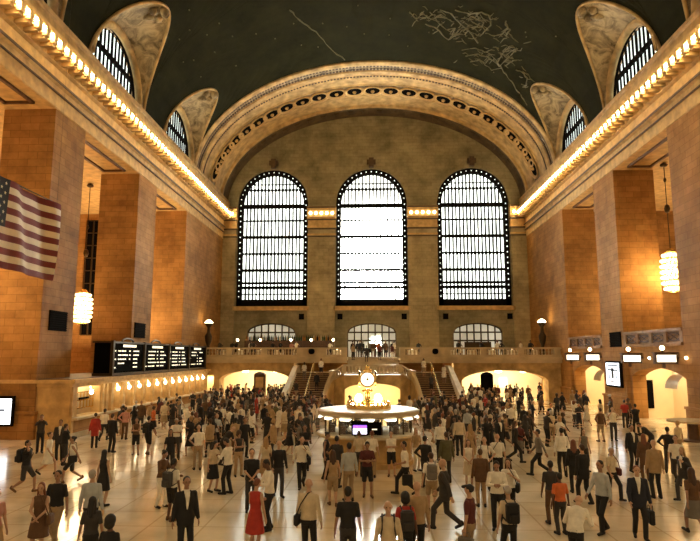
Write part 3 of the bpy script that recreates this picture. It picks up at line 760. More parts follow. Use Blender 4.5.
for i, o in enumerate(wins):
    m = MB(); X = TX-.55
    m.quad((X, o[0], 1.15), (X, o[1], 1.15), (X, o[1], 2.75), (X, o[0], 2.75)); w = m.build('ticket_window', M['pale'] if i == 0 else M['wood'], tk)  # dark wood tone stands for shade in the recesses; first one pale
    m = MB(); 
    for yy in linsp(o[0], o[1], 5 if i else 8): m.box(X+.1, X+.16, yy-.02, yy+.02, 1.5, 2.4)
    for z in (1.5, 1.95, 2.4): m.box(X+.1, X+.16, o[0], o[1], z-.03, z+.03)
    m.build('brass_grille', M['brass'], w)
    m = MB(); yc = (o[0]+o[1])/2; m.ball((TX+.12, yc, 2.42), .13, 8, (1, 1, 1.2)); m.tube([(TX+.12, yc, 2.5), (TX+.02, yc, 2.74)], .03, 6); m.build('lamp', M['tick'], w, smooth=True)
    if i == 0:
        MB().box(X+.2, X+.26, yc-.6, yc+.6, 2.0, 2.12).build('name_plate', M['black'], w)
light('AREA', 'ticket_light', (TX-.35, (TY0+TY1)/2, 2.7), 230, (1, .82, .56), .5, 25)
light('AREA', 'ticket_counter_light', (TX+.5, (TY0+TY1)/2+1, 2.95), 110, (1, .80, .52), .3, 24)
# wall behind the ticket office in the left openings
m = MB()
for i in (1, 2): m.box(XL-3.2, XL-.0, PL[i][1], PL[i+1][0], 0, TZ-.2)
m.build('office_body', M['cream'], tk)
m = MB(); m.box(XL-3.2, TX-.1, TY0+.1, TY1-.2, TZ, TZ+.04); m.build('roof_edge', M['trimdark'], tk)
# departure board
by0, by1 = at_x(111.5, 360, TX).y, at_x(204.6, 357, TX).y
t = thing('departure_board', 'long black departure board with lit rows standing on the ticket office roof', 'board', (TX, by0, TZ+.05))
L = by1-by0; bh = 2.2
m = MB(); m.box(-1.15, 0, 0, L, .05, bh-.08); m.build('casing', M['black'], t)
m = MB(); m.box(-1.25, .10, -.1, L+.1, bh-.12, bh); m.box(-1.2, .12, -.05, L+.05, 0, .16)
for k in range(5):
    yy = L*k/4; m.box(-.05, .14, yy-.12, yy+.12, 0, bh+.04)
for k in range(4): m.tube([(-.1, L*(k+.5)/4+1.6*math.cos(q)*.6, bh+.22*math.sin(q)) for q in linsp(0, PI, 9)], .07, 6)
m.build('frame', M['bronze'], t)
rnd = random.Random(3)
for k in range(4):
    y0 = L*k/4+.35; y1 = L*(k+1)/4-.35
    pn = MB().quad((.02, y0, .25), (.02, y1, .25), (.02, y1, bh-.2), (.02, y0, bh-.2)).build('board_panel', M['black'], t)
    m = MB(); yc = (y0+y1)/2
    hl = (y1-y0)*.22
    yy = yc-hl
    while yy < yc+hl: m.box(.03, .04, yy, yy+.24, bh-.36, bh-.2); yy += .28
    m.build('header_lettering', M['txt'], pn)
    m = MB()
    for r in range(5):
        z = bh-.66-r*.27
        cols = [(0, .06), (.12, .45), (.5, .62), (.66, .9)]
        for (a, b_) in cols:
            yy = y0+(y1-y0)*a; ye = y0+(y1-y0)*(b_-rnd.random()*.12)
            if rnd.random() < .12: continue
            while yy < ye: m.box(.03, .04, yy, yy+.15+.08*rnd.random(), z, z+.08); yy += .26
    m.build('row_lettering', M['txt'], pn)
# ---------------------------------------------------------------- flag
fx = -15.0
yt = at_x(58, 205, fx); yb_ = at_x(54, 281, fx)
zt, zb_ = yt.z, yb_.z; yfar = yt.y; FL = (zt-zb_)*1.85
t = thing('flag', 'large striped flag with a starry canton hanging beside the left piers', 'flag', (fx, yfar, zb_))
fh = zt-zb_; RED = mk('red cloth', (.16, .018, .012), .8, noise=.1); WHT = mk('ivory cloth', (.72, .60, .42), .8, noise=.06); NAV = mk('navy cloth', (.01, .012, .02), .8)
def wave(y, z): return .16*math.sin(y*1.5+z*.4)+.05*math.sin(y*4+z)
mr, mw, mc, ms = MB(), MB(), MB(), MB()
cant = FL*.40
for k in range(13):
    z0, z1 = fh-fh*(k+1)/13, fh-fh*k/13
    ylo = -FL if k >= 7 else -FL+cant
    n = 40
    tgt = mr if k % 2 == 0 else mw
    for side_ in (0, 1):
        tgt.grid(lambda y, v: (wave(y, z0+(z1-z0)*v)+side_*.02, y, z0+(z1-z0)*v+.1*math.sin(y*.7)*0), linsp(ylo, 0, n), linsp(0, 1, 3))
mc.grid(lambda y, z: (wave(y, z)+.0, y, z), linsp(-FL, -FL+cant, 20), linsp(fh-fh*7/13, fh, 8)); mc.grid(lambda y, z: (wave(y, z)+.02, y, z), linsp(-FL, -FL+cant, 20), linsp(fh-fh*7/13, fh, 8))
for r in range(9):
    for c_ in range(6 if r % 2 == 0 else 5):
        y = -FL+cant*((c_*2+1+(r % 2))/12); z = fh-fh*7/13*((r+1)/10)
        ring = [(wave(y, z)+.045, y+(.085 if q % 2 == 0 else .035)*math.sin(PI*q/5), z+(.085 if q % 2 == 0 else .035)*math.cos(PI*q/5)) for q in range(10)]
        n0 = len(ms.v); ms.v += ring; ms.f.append(tuple(range(n0, n0+10)))
mr.build('red_stripes', RED, t); mw.build('white_stripes', WHT, t); mc.build('canton', NAV, t); ms.build('stars', WHT, t)
m = MB(); m.tube([(0, -FL-.1, fh+.03), (0, .1, fh+.03)], .035, 6); m.tube([(0, -FL+.1, fh), (0, -FL+.1, 32-zb_)], .004, 4); m.tube([(0, -.1, fh), (0, -.1, 32-zb_)], .004, 4); m.build('hanging_rod', M['bronze'], t)
# ---------------------------------------------------------------- chandeliers
def chandelier(loc, R, Hc, top, label, power):
    t = thing('chandelier', label, 'chandelier', loc, 0, 'lit chandeliers hanging in the side openings')
    m = MB(); nz = 7
    for i in range(nz):
        z = Hc*(i+.5)/nz-Hc/2; r = R*math.sqrt(max(.15, 1-(abs(z)/(Hc/2))**4*.75)); n = 16
        for k in range(n):
            a = 2*PI*(k+.5*(i % 2))/n; m.ball((r*math.cos(a), r*math.sin(a), z), .105, 6)
    m.build('bulb_cluster', M['bulb_c'], t, smooth=True)
    m = MB()
    for i in range(nz+1):
        z = Hc*i/nz-Hc/2; r = R*math.sqrt(max(.15, 1-(abs(z)/(Hc/2))**4*.75))*.93
        m.tube([(r*math.cos(a), r*math.sin(a), z) for a in linsp(0, 2*PI, 25)], .045, 6)
    m.ball((0, 0, Hc/2+.05), .35, 10, (1, 1, .8)); m.build('cage', M['brass'], t)
    m = MB(); m.tube([(0, 0, Hc/2), (0, 0, top)], .035, 6)
    m.ball((0, 0, Hc/2+3.3), .22, 8, (1, 1, 1.6)); m.ball((0, 0, Hc/2+5.5), .12, 8, (1, 1, 1.6)); m.ball((0, 0, top-.2), .3, 8, (1, 1, .5)); m.build('hanging_chain', M['bronze'], t)
    light('POINT', 'chandelier_light', loc, power, (1, .70, .38), R*.9).data.specular_factor = .08
c1 = at_y(82.5, 308, 47.8); chandelier(tuple(c1), .72, 2.5, ZO-c1.z, 'glowing crystal chandelier hanging behind the left piers', 1500)
c2 = at_y(672, 272, 44.0); c2.x = min(c2.x, 23.4); chandelier(tuple(c2), .72, 2.9, ZO-c2.z, 'glowing crystal chandelier hanging in the right opening', 1300)
chandelier((XL-4.6, 28.0, 8.5), .72, 2.5, ZO-8.5, 'glowing crystal chandelier hanging beyond the flag', 1600)
chandelier((XR+4.4, 27.5, 10.0), .72, 2.5, ZO-10, 'glowing crystal chandelier nearest to us on the right', 1600)
light('AREA', 'gallery_fill', (XL-6, 53.5, 5), 1100, (1, .74, .44), 2, 3, (PI, 0, 0)); light('AREA', 'gallery_fill', (XR+6, 52.5, 5.5), 1100, (1, .74, .44), 2, 3, (PI, 0, 0))  # unseen uplights added in the far passage bays
# dark tall window seen past the left chandelier
yw = PL[3][0]+.98
wa, wb2 = at_y(85.5, 260, yw).x, at_y(99, 260, yw).x; wz0, wz1 = at_y(92, 335, yw).z, 18.2
m = MB().box(wa, wb2, yw-.06, yw, wz0, wz1); m.build('dark_window', M['black'], bpy.data.objects['wall_left'])
m = MB()
for k in range(3): m.box(wa+(wb2-wa)*k/2-.07, wa+(wb2-wa)*k/2+.07, yw-.14, yw-.06, wz0, wz1)
for k in range(10): m.box(wa, wb2, yw-.12, yw-.06, wz0+(wz1-wz0)*k/9-.05, wz0+(wz1-wz0)*k/9+.05)
m.build('window_bars', M['bronze'], bpy.data.objects['wall_left'])
# ---------------------------------------------------------------- torcheres by the side walls
for (px, py, lab) in ((208, 322, 'dark bronze standing torch lamp on the balcony by the left wall'), (543, 322, 'dark bronze standing torch lamp on the balcony by the right wall')):
    p = at_y(px, 350, YF+2.5)
    t = thing('torch_lamp', lab, 'lamp', (p.x, YF+2.5, 4.4))
    MB().lathe([(.5, 0), (.5, .15), (.2, .35), (.16, 1.2), (.34, 1.7), (.4, 2.2), (.18, 2.6), (.14, 3.1), (.42, 3.5), (.46, 3.6)], n=14).build('stand', M['bronze'], t, smooth=True)
    MB().lathe([(.40, 0), (.46, .12), (.30, .3), (.1, .42)], (0, 0, 3.55), 14).build('glowing_bowl', M['tick'], t, smooth=True)
    light('POINT', 'torch_light', (p.x, YF+2.5, 8.4), 60, WARM, .2)
# ---------------------------------------------------------------- information booth
BY = 26.5; bx0 = at_y(368.5, 410, BY).x
t = thing('information_booth', 'round glass and marble information booth with a flat lit canopy', 'booth', (bx0, BY, 0))
MB().lathe([(1.95, 0), (1.95, .18), (1.85, .2), (1.85, 1.1), (1.9, 1.15)], n=40).build('marble_base', M['cream'], t)
MB().lathe([(1.7, 1.14), (2.22, 1.16), (2.26, 1.22), (2.22, 1.28), (1.7, 1.3)], n=48).build('counter', M['pale'], t)
MB().lathe([(1.86, 1.28), (1.86, 1.96)], n=40, cap=(False, False)).build('glass_wall', M['glass'], t)
for k in range(16):
    a = 2*PI*k/16+.1
    if k == 0: p0 = MB().box(-.035, .035, -.035, .035, 1.28, 1.98).build('post', M['bronze'], t); o = p0
    else: o = p0.copy(); C.objects.link(o); o.parent = t
    o.location = (1.86*math.cos(a), 1.86*math.sin(a), 0)
MB().lathe([(1.6, 1.96), (2.1, 1.98), (2.2, 2.06), (2.2, 2.2), (2.12, 2.24), (1.0, 2.27), (.4, 2.28)], n=56).build('canopy', M['pale'], t)
for k in range(14):
    a = 2*PI*k/14+.22
    m = MB(); m.rings([[(-.28, -.02, 1.92), (.28, -.02, 1.92), (.2, -.1, 1.84), (-.2, -.1, 1.84)][::-1], [(-.28, .1, 2.0), (.28, .1, 2.0), (.2, .1, 1.9), (-.2, .1, 1.9)][::-1]])
    if k == 0: l0 = m.build('canopy_light', M['fluor'], t); o = l0
    else: o = l0.copy(); C.objects.link(o); o.parent = t
    o.location = (2.08*math.cos(a), 2.08*math.sin(a), .06); o.rotation_euler = (0, 0, a+PI/2)
MB().lathe([(.97, 2.27), (.97, 2.4), (.9, 2.44), (.5, 2.46)], n=36).build('upper_tier', M['brass'], t)
m = MB()
for k in range(28):
    a = 2*PI*k/28; m.box(.9*math.cos(a)-.03, .9*math.cos(a)+.03, .9*math.sin(a)-.03, .9*math.sin(a)+.03, 2.4, 2.56)
m.build('brass_railing', M['brass'], t)
for (gx, gy) in ((-.42, -.45), (.42, -.45), (-.42, .45), (.42, .45)):
    m = MB(); m.ball((gx, gy, 2.68), .17, 14); g = m.build('globe_lamp', M['tick'], t, smooth=True)
    MB().lathe([(.1, 0), (.05, .04), (.04, .1)], (gx, gy, 2.44), 10).build('lamp_foot', M['brass'], g)
light('POINT', 'booth_light', (bx0, BY, 1.75), 200, (1, .88, .62), .3)
m = MB().lathe([(1.0, .0), (1.0, 1.1), (.5, 1.15)], n=24); m.build('inner_desk', M['wood'], t)
m = MB().lathe([(.32, 1.1), (.32, 1.97)], n=16); m.build('core_column', M['brass'], t)
# leaflet racks inside
m = MB()
for k in range(12):
    a = 2*PI*k/12+.3; m.box(1.55*math.cos(a)-.12, 1.55*math.cos(a)+.12, 1.55*math.sin(a)-.05, 1.55*math.sin(a)+.05, 1.3, 1.62)
m.build('leaflet_rack', M['wood'], t)
# screens
sc = at_y(360, 425, BY-2.12)
t2 = thing('information_screen', 'dark monitor with purple and white display on the front of the booth', 'screen', (sc.x, BY-2.2, 1.38))
MB().bbox(-.34, .34, -.05, .08, 0, .56, .02).build('casing', M['black'], t2)
MB().quad((-.27, -.055, .06), (.27, -.055, .06), (.27, -.055, .28), (-.27, -.055, .28)).build('lower_picture', mk('screen white', (1, 1, 1), .4, emit=(.8, .75, 1), estr=3), t2)
MB().quad((-.27, -.055, .28), (.27, -.055, .28), (.27, -.055, .40), (-.27, -.055, .40)).build('upper_picture', mk('screen purple', (.2, .05, .6), .4, emit=(.25, .08, .9), estr=2.2), t2)
t2 = thing('information_screen', 'switched-off dark monitor beside the purple screen on the booth', 'screen', (bx0+.25, BY-2.2, 1.40))
MB().bbox(-.28, .28, -.04, .08, 0, .5, .02).build('casing', M['black'], t2)
MB().box(-.1, .1, -.05, -.04, .2, .24).build('dim_text', M['txt'], t2)
# four faced clock
ck = thing('four_faced_clock', 'brass four-faced clock with glowing dials on top of the information booth', 'clock', (bx0-.04, BY, 2.46))
MB().lathe([(.30, 0), (.30, .08), (.16, .14), (.12, .4), (.16, .46), (.26, .52), (.2, .6)], n=20).build('pedestal', M['brass'], ck, smooth=True)
zc = 1.04
MB().ball((0, 0, zc), .36, 20, (1, 1, 1)).build('case', M['brass'], ck, smooth=True)
for k in range(4):
    a = k*PI/2
    f = MB().lathe([(.28, .0), (.28, .05)], n=28).build('dial', M['clockface'], ck)
    q = MB().lathe([(.28, 0), (.34, .0), (.34, .08), (.28, .08)], n=28, cap=(False, False)).build('bezel', M['brass'], f)
    h = MB().box(-.012, .012, 0, .16, .055, .065); h.box(0, .2, -.008, .008, .055, .065)
    for j in range(12):
        x, y = .24*math.cos(PI*j/6), .24*math.sin(PI*j/6); h.box(x-.012, x+.012, y-.012, y+.012, .052, .058)
    h.build('hands', M['black'], f)
    d = Vector((math.sin(a), -math.cos(a), 0)); up = Vector((0, 0, 1)); r_ = up.cross(d)
    f.matrix_local = Matrix.Translation(Vector((0, 0, zc))+d*.30) @ Matrix(((r_.x, up.x, d.x), (r_.y, up.y, d.y), (r_.z, up.z, d.z))).to_4x4()
MB().lathe([(.16, 0), (.2, .06), (.08, .12), (.1, .2), (.02, .3)], (0, 0, zc+.32), 14).build('acorn_finial', M['brass'], ck, smooth=True)
# ---------------------------------------------------------------- kiosks under the archways
for (px, py, w, lab, mat) in ((260, 381, 1.0, 'dark red framed poster kiosk in front of the left archway', 'wood'), (487, 384, 1.0, 'tall black information kiosk in front of the right archway', 'black')):
    Y = 58.0; p = at_y(px, py, Y)
    t = thing('poster_kiosk', lab, 'kiosk', (p.x, Y, 0))
    MB().bbox(-.55, .55, -.3, .3, 0, 2.75, .05).build('cabinet', M[mat], t); MB().lathe([(.6, 0), (.4, .15), (.1, .25)], (0, 0, 2.75), 12).build('cap', M[mat], t)
    MB().box(-.38, .38, -.33, -.3, 1.5, 2.5).build('poster', M['cream'] if px < 300 else M['black'], t)
# ---------------------------------------------------------------- balcony bar and tables
bar = thing('bar_counter', 'dark bar counter with bottle shelves on the balcony below the left window', 'bar', (-10.0, 69.5, 4.4))
MB().box(-5.2, 5.2, -.4, .4, 0, 1.05).build('counter', M['wood'], bar); MB().box(-5.3, 5.3, -.5, .5, 1.05, 1.13).build('counter_top', M['black'], bar)
MB().box(-5.2, 5.2, 1.3, 1.6, 0, 1.9).build('back_shelf', M['wood'], bar)
rb = random.Random(5); BM = [M['black'], mk('green bottle glass', (.02, .06, .02), .2), mk('amber bottle glass', (.3, .12, .02), .2), M['pale']]
q0 = {}
bn = 0
where_ = ['left end', 'left half', 'middle', 'right half', 'right end']
for i in range(48):
    mi = rb.randrange(4)
    if mi not in q0:
        q0[mi] = MB().lathe([(.08, 0), (.085, .02), (.085, .38), (.035, .5), (.035, .62)], n=8).build('bottle', BM[mi]); o = q0[mi]
    else: o = q0[mi].copy(); C.objects.link(o)
    o.location = (-10-5.0+10*i/47, 70.95, 6.3)
    o['label'] = '%s bottle on the back shelf of the balcony bar' % (['black', 'green', 'amber', 'pale'][mi]); o['category'] = 'bottle'; o['group'] = 'bottles on the balcony bar shelf'
CL = mk('white tablecloth', (.85, .78, .62), .8)
tb = None
tabs = [(-16.3, 64.5), (-14.2, 63.6), (-12.0, 64.2), (-9.9, 63.4), (-7.9, 64.0), (-5.5, 63.6), (-3.8, 64.6), (4.2, 63.5), (6.0, 64.2), (8.4, 63.6), (10.6, 64.3), (12.7, 63.5), (14.8, 64.2), (16.8, 63.6)]
for i, (x, y) in enumerate(tabs):
    side = 'left' if x < 0 else 'right'; k = i if x < 0 else len(tabs)-1-i
    orn = ['first', 'second', 'third', 'fourth', 'fifth', 'sixth', 'seventh'][k]
    if tb is None:
        tb = thing('restaurant_table', '', 'table', (x, y, 4.4)); o = tb
        MB().lathe([(.5, 0), (.53, .3), (.5, .74), (.55, .76)], n=16).build('tablecloth', CL, tb); MB().lathe([(.03, .76), (.05, .8), (.05, .95)], n=8).build('candle', M['tick'], tb)
    else: o = copy_tree(tb); o.location = (x, y, 4.4)
    o['label'] = 'white clothed balcony table, %s from the %s wall' % (orn, side); o['group'] = 'restaurant tables on the far balcony'
for i, x in enumerate((-15.3, -12.7, -9.2, -6.9, -4.4)):
    t = thing('table_lamp', 'small glowing lamp on the balcony bar side, %s from the left wall' % ['first', 'second', 'third', 'fourth', 'fifth'][i], 'lamp', (x, 67.6, 4.4), 0, 'small glowing lamps on the far balcony')
    MB().lathe([(.2, 0), (.2, .05), (.03, .1), (.03, 1.75)], n=10).build('stand', M['bronze'], t); MB().ball((0, 0, 1.9), .16, 10).build('globe', M['tick'], t, smooth=True)
# ---------------------------------------------------------------- world and general lights
w = bpy.data.worlds.new('world'); scn.world = w; w.use_nodes = True
w.node_tree.nodes['Background'].inputs[0].default_value = (1, .70, .38, 1); w.node_tree.nodes['Background'].inputs[1].default_value = .42
# unseen warm uplights added in the side passages to brighten piers and soffits
for (X, sg) in ((XL, -1), (XR, 1)):
    for y in (28, 40.5, 53):
        light('AREA', 'gallery_fill', (X+sg*7.0, y, 4.2 if sg > 0 else 5.4), 620, WARM, 3, 8, (PI, 0, 0))
vs_ = scn.view_settings; vs_.view_transform = 'Standard'; vs_.look = 'None'; vs_.gamma = 1; vs_.exposure = .33
scn.cycles.max_bounces = 6; scn.cycles.use_denoising = True
# ================================================================ people
from mathutils import kdtree
PC = {}
def pm(name, col, rough=.8):
    if name not in PC: PC[name] = mk('cloth '+name if not name.startswith(('skin', 'hair')) else name, col, rough, noise=.12, nscale=9)
    return PC[name]
COL = dict(white=(.80, .74, .60), cream=(.62, .50, .32), black=(.010, .009, .008), navy=(.014, .016, .026), brown=(.12, .06, .025), grey=(.16, .14, .11), tan=(.38, .25, .12), khaki=(.34, .24, .13),
           maroon=(.10, .02, .015), red=(.42, .035, .02), orange=(.62, .14, .03), paleblue=(.42, .44, .42), charcoal=(.035, .03, .026), pink=(.50, .24, .17), olive=(.10, .09, .035), darkgrey=(.06, .055, .05))
SKIN = dict(light=(.50, .30, .18), mid=(.32, .175, .10), dark=(.12, .055, .028), pale=(.66, .42, .27))
HAIR = dict(black=(.010, .008, .006), brown=(.055, .026, .012), blond=(.36, .22, .09), grey=(.40, .36, .30), auburn=(.16, .05, .02))
def cmat(c): return pm(c, COL[c])
def smat(c): return pm('skin '+c, SKIN[c], .55)
def hmat(c): return pm('hair '+c, HAIR[c], .6)
LEGS = dict(stand=((.10, 0, .08, 0), (-.10, .02, .08, 0), 0), shift=((.13, -.05, .08, 0), (-.09, .07, .08, 0), .0), stride=((.07, -.30, .10, -.25), (-.08, .36, .19, .75), .055), stride2=((.07, .34, .18, .7), (-.07, -.28, .10, -.25), .05), step=((.08, -.16, .08, 0), (-.08, .2, .11, .35), .02))
ARMS = dict(down=((.27, -.02, .86), (.3, 1, 0)), fwd=((.24, -.24, .93), (.4, 1, -.4)), back=((.27, .22, .93), (.4, 1, 0)), phone=((.07, -.32, 1.19), (.8, .2, -1)), ear=((.13, -.08, 1.56), (1, -.3, -1)), fold=((-.10, -.20, 1.17), (1, .1, -1)),
            hip=((.20, -.05, 1.02), (1, .7, 0)), camera=((.07, -.25, 1.52), (.8, 0, -1)), strap=((.12, -.15, 1.31), (.8, .1, -1)), carry=((.20, -.30, 1.08), (.6, .6, -1)), clasp=((.03, -.23, .98), (1, .3, -.4)), reach=((.20, -.55, 1.02), (.5, .3, -1)))
POSE = dict(stand=('stand', 'down', 'down', 0, 0), phone=('shift', 'phone', 'down', .03, .4), walk=('stride', 'back', 'fwd', .05, 0), walk2=('stride2', 'strap', 'back', .05, .05), ear=('stride', 'down', 'ear', .03, 0), fold=('shift', 'fold', 'fold', 0, .1),
            hip=('shift', 'hip', 'down', 0, 0), camera=('stand', 'camera', 'camera', 0, 0), read=('shift', 'phone', 'phone', .06, .5), carry=('stride2', 'carry', 'down', .05, .1), clasp=('stand', 'clasp', 'clasp', 0, .1), bend=('step', 'reach', 'reach', .75, .2), step=('step', 'down', 'fwd', .03, .05))
PTXT = dict(stand='standing', phone='looking at a phone', walk='walking', walk2='walking holding a strap', ear='walking with a hand at the ear', fold='with folded arms', hip='with hand on hip', camera='holding up a camera', read='reading held papers', carry='carrying something', clasp='with clasped hands', bend='bending forward', step='strolling')
def V(*a): return Vector(a)
def ik(a, t, l1, l2, pole):
    a, t = Vector(a), Vector(t); d = t-a; L = min(d.length, (l1+l2)*.995); d.normalize(); t = a+d*L
    x = (l1*l1-l2*l2+L*L)/(2*L); h = math.sqrt(max(0, l1*l1-x*x)); p = Vector(pole); p -= d*p.dot(d); p.normalize()
    return a+d*x+p*h, t
def caps(mb, a, b, ra, rb, n=10, sq=None):
    a, b = Vector(a), Vector(b); d = (b-a)
    if d.length < 1e-5: d = Vector((0, 0, 1e-4))
    L = d.length; d.normalize(); u = d.cross(Vector((0, 1, 0)))
    if u.length < .2: u = d.cross(Vector((1, 0, 0)))
    u.normalize(); w = d.cross(u); rr = []
    for c, r, angs in ((a, ra, (-80, -50, -20)), (b, rb, (20, 50, 80))):
        for g in angs:
            g = math.radians(g); rr.append([c+d*r*math.sin(g)+(u*math.cos(2*PI*j/n)+w*math.sin(2*PI*j/n))*r*math.cos(g) for j in range(n)])
    mb.rings(rr)
def loftz(mb, rows, f, n=18):
    mb.rings([[f(Vector((cx+rx*math.cos(2*PI*j/n), cy+ry*math.sin(2*PI*j/n), z))) for j in range(n)] for (z, rx, ry, cx, cy) in rows])
def elli(mb, c, r, f=lambda p: p, n=14):
    k = 8; mb.rings([[f(Vector((c[0]+r[0]*math.sin(q)*math.cos(2*PI*j/n), c[1]+r[1]*math.sin(q)*math.sin(2*PI*j/n), c[2]-r[2]*math.cos(q)))) for j in range(n)] for q in [.1]+[PI*i/k for i in range(1, k)]+[PI-.1]])
class Skel:
    def __init__(s, pose, fem):
        lg, aL, aR, lean, nod = POSE[pose]; l1, r1, drop = LEGS[lg]; s.fem = fem; s.drop = drop; s.lean = lean; s.nod = nod
        s.hw = .172 if not fem else .150
        s.legs = []
        for sd, (x, y, z, tp) in ((1, l1), (-1, r1)):
            hip = V(.085*sd, 0, .90-drop); kn, an = ik(hip, (x, y, z), .425, .415, (.1*sd, -1, 0))
            toe = an+V(.03*sd, -.17*math.cos(tp), -.045-.14*math.sin(tp)*.8); heel = an+V(0, .045, -.035+.02*math.sin(tp))
            if toe.z < .03: toe.z = .03
            if heel.z < .035: heel.z = .035
            s.legs.append((hip, kn, an, heel, toe, sd))
        s.arms = []
        for sd, nm in ((1, aL), (-1, aR)):
            t, p = ARMS[nm]; sh = s.T(V(s.hw*sd, .0, 1.392)); tt = V(t[0]*sd, t[1], t[2]-drop)
            if lean > .3: pass
            elif lean: tt = s.T(V(t[0]*sd, t[1], t[2])) if t[2] > 1.0 else tt
            el, wr = ik(sh, tt, .285, .25, (p[0]*sd, p[1], p[2])); s.arms.append((sh, el, wr, sd))
    def T(s, p):
        w = min(1, max(0, (p.z-.88)/.25)); a = s.lean*w; q = p-V(0, 0, .95)
        return V(q.x, q.y*math.cos(a)-q.z*math.sin(a), q.y*math.sin(a)+q.z*math.cos(a))+V(0, 0, .95-s.drop)
    def HT(s, p):
        o = V(0, .0, 1.52); q = p-o; a = s.nod; w = min(1, max(0, (p.z-1.44)/.12)); a *= w
        return s.T(V(q.x, q.y*math.cos(a)-q.z*math.sin(a), q.y*math.sin(a)+q.z*math.cos(a))+o)
def torso_rows(fem, e=0, z0=.84, z1=1.47):
    R = [(.84, .15, .10), (.90, .168, .112), (.97, .160, .108), (1.06, .138, .098), (1.15, .142, .102), (1.25, .158, .112), (1.34, .168, .112), (1.40, .162, .092), (1.445, .11, .072), (1.47, .07, .062)]
    if fem: R = [(.84, .15, .105), (.90, .172, .118), (.97, .155, .108), (1.06, .122, .09), (1.15, .125, .095), (1.25, .145, .118), (1.33, .146, .112), (1.40, .138, .086), (1.445, .09, .066), (1.47, .06, .055)]
    R = [(z, a+(e if z < 1.3 else e*.35), b+(e if z < 1.38 else e*.5), 0, 0) for z, a, b in R if z0 <= z <= z1]
    return R
def hand(mb, el, wr, sd, fine):
    d = (wr-el).normalized(); nrm = V(-sd, 0, 0) if abs(d.x) < .7 else V(0, 0, -1); nrm -= d*nrm.dot(d); nrm.normalize(); w = d.cross(nrm)
    fwd = w if w.y < 0 else -w
    if not fine:
        caps(mb, wr, wr+d*.12, .034, .028, 8); return
    for k in range(4):
        o = fwd*(.030-.020*k); b0 = wr+d*.01+o*.7; b1 = wr+d*.085+o; caps(mb, b0, b1, .017, .0135, 8)
        L = (.040, .046, .043, .033)[k]; f1 = b1+d*L+nrm*.010+o*.12; f2 = f1+(d*.8+nrm*.5).normalized()*L*.75
        caps(mb, b1, f1, .0120, .0105, 8); caps(mb, f1, f2, .0105, .0088, 8)
    t0 = wr+d*.025+fwd*.03; t1 = t0+(d*.6+fwd*.6+nrm*.4).normalized()*.045; t2 = t1+(d*.9+fwd*.1+nrm*.4).normalized()*.032
    caps(mb, t0, t1, .0150, .0125, 8); caps(mb, t1, t2, .0120, .0098, 8)
def m_body(mb, S, fine=True):
    loftz(mb, torso_rows(S.fem), S.T)
    caps(mb, S.HT(V(0, .01, 1.44)), S.HT(V(0, -.005, 1.56)), .058, .052)
    elli(mb, (0, -.002, 1.655), (.076, .096, .098), S.HT); elli(mb, (0, -.028, 1.595), (.056, .062, .062), S.HT)
    caps(mb, S.HT(V(0, -.095, 1.655)), S.HT(V(0, -.112, 1.625)), .010, .015, 8)
    caps(mb, S.HT(V(-.018, -.088, 1.590)), S.HT(V(.018, -.088, 1.590)), .012, .012, 8)
    for sd in (-1, 1): elli(mb, (.078*sd, .005, 1.64), (.012, .022, .033), S.HT, 8)
    for sd in (-1, 1): caps(mb, S.HT(V(.015*sd, -.088, 1.672)), S.HT(V(.045*sd, -.078, 1.672)), .010, .009, 6)
    for (sh, el, wr, sd) in S.arms:
        caps(mb, sh-V(.05*sd, 0, .0), sh, .050, .050); caps(mb, sh, el, .048, .038); caps(mb, el, wr, .040, .027); hand(mb, el, wr, sd, fine)
    for (hip, kn, an, heel, toe, sd) in S.legs:
        caps(mb, hip, kn, .083, .056); caps(mb, kn, kn.lerp(an, .35), .055, .055); caps(mb, kn.lerp(an, .35), an, .055, .036); caps(mb, heel, toe, .036, .030)
def m_top(mb, S, ty):
    e = dict(tee=.014, shirt=.017, tank=.012, jacket=.03, dress=.014, coat=.032)[ty]
    loftz(mb, torso_rows(S.fem, e, .84 if ty in ('jacket', 'coat', 'dress') else .90), S.T)
    if ty in ('jacket', 'coat'): loftz(mb, [(.60 if ty == 'coat' else .76, .185, .135, 0, 0), (.92, .185, .135, 0, 0), (1.0, .165, .125, 0, 0)], S.T)
    if ty == 'dress': loftz(mb, [(.50-S.drop, .24, .20, 0, 0), (.52, .245, .20, 0, 0), (.75, .215, .16, 0, 0), (.97, .165, .12, 0, 0)], lambda p: S.T(p) if p.z > .9 else p)
    for (sh, el, wr, sd) in S.arms:
        if ty in ('tank',) or (ty == 'dress'): caps(mb, sh-V(.06*sd, 0, .0), sh-V(.03*sd, 0, 0), .062, .058); continue
        r = .053+e*.5; caps(mb, sh-V(.05*sd, 0, .0), sh, r, r)
        if ty == 'tee': caps(mb, sh, sh.lerp(el, .72), r, .056)
        else: caps(mb, sh, el, r, .046+e*.4); caps(mb, el, el.lerp(wr, .93), .046+e*.4, .034+e*.35)
def m_collar(mb, S):
    loftz(mb, [(1.10, .012, .02, 0, -.128), (1.2, .03, .02, 0, -.133), (1.35, .05, .025, 0, -.126), (1.44, .065, .035, 0, -.075), (1.49, .06, .055, 0, -.015)], S.T)
def m_tie(mb, S):
    loftz(mb, [(1.08, .012, .01, 0, -.15), (1.15, .026, .012, 0, -.155), (1.38, .018, .012, 0, -.152), (1.43, .022, .02, 0, -.115)], S.T, 8)
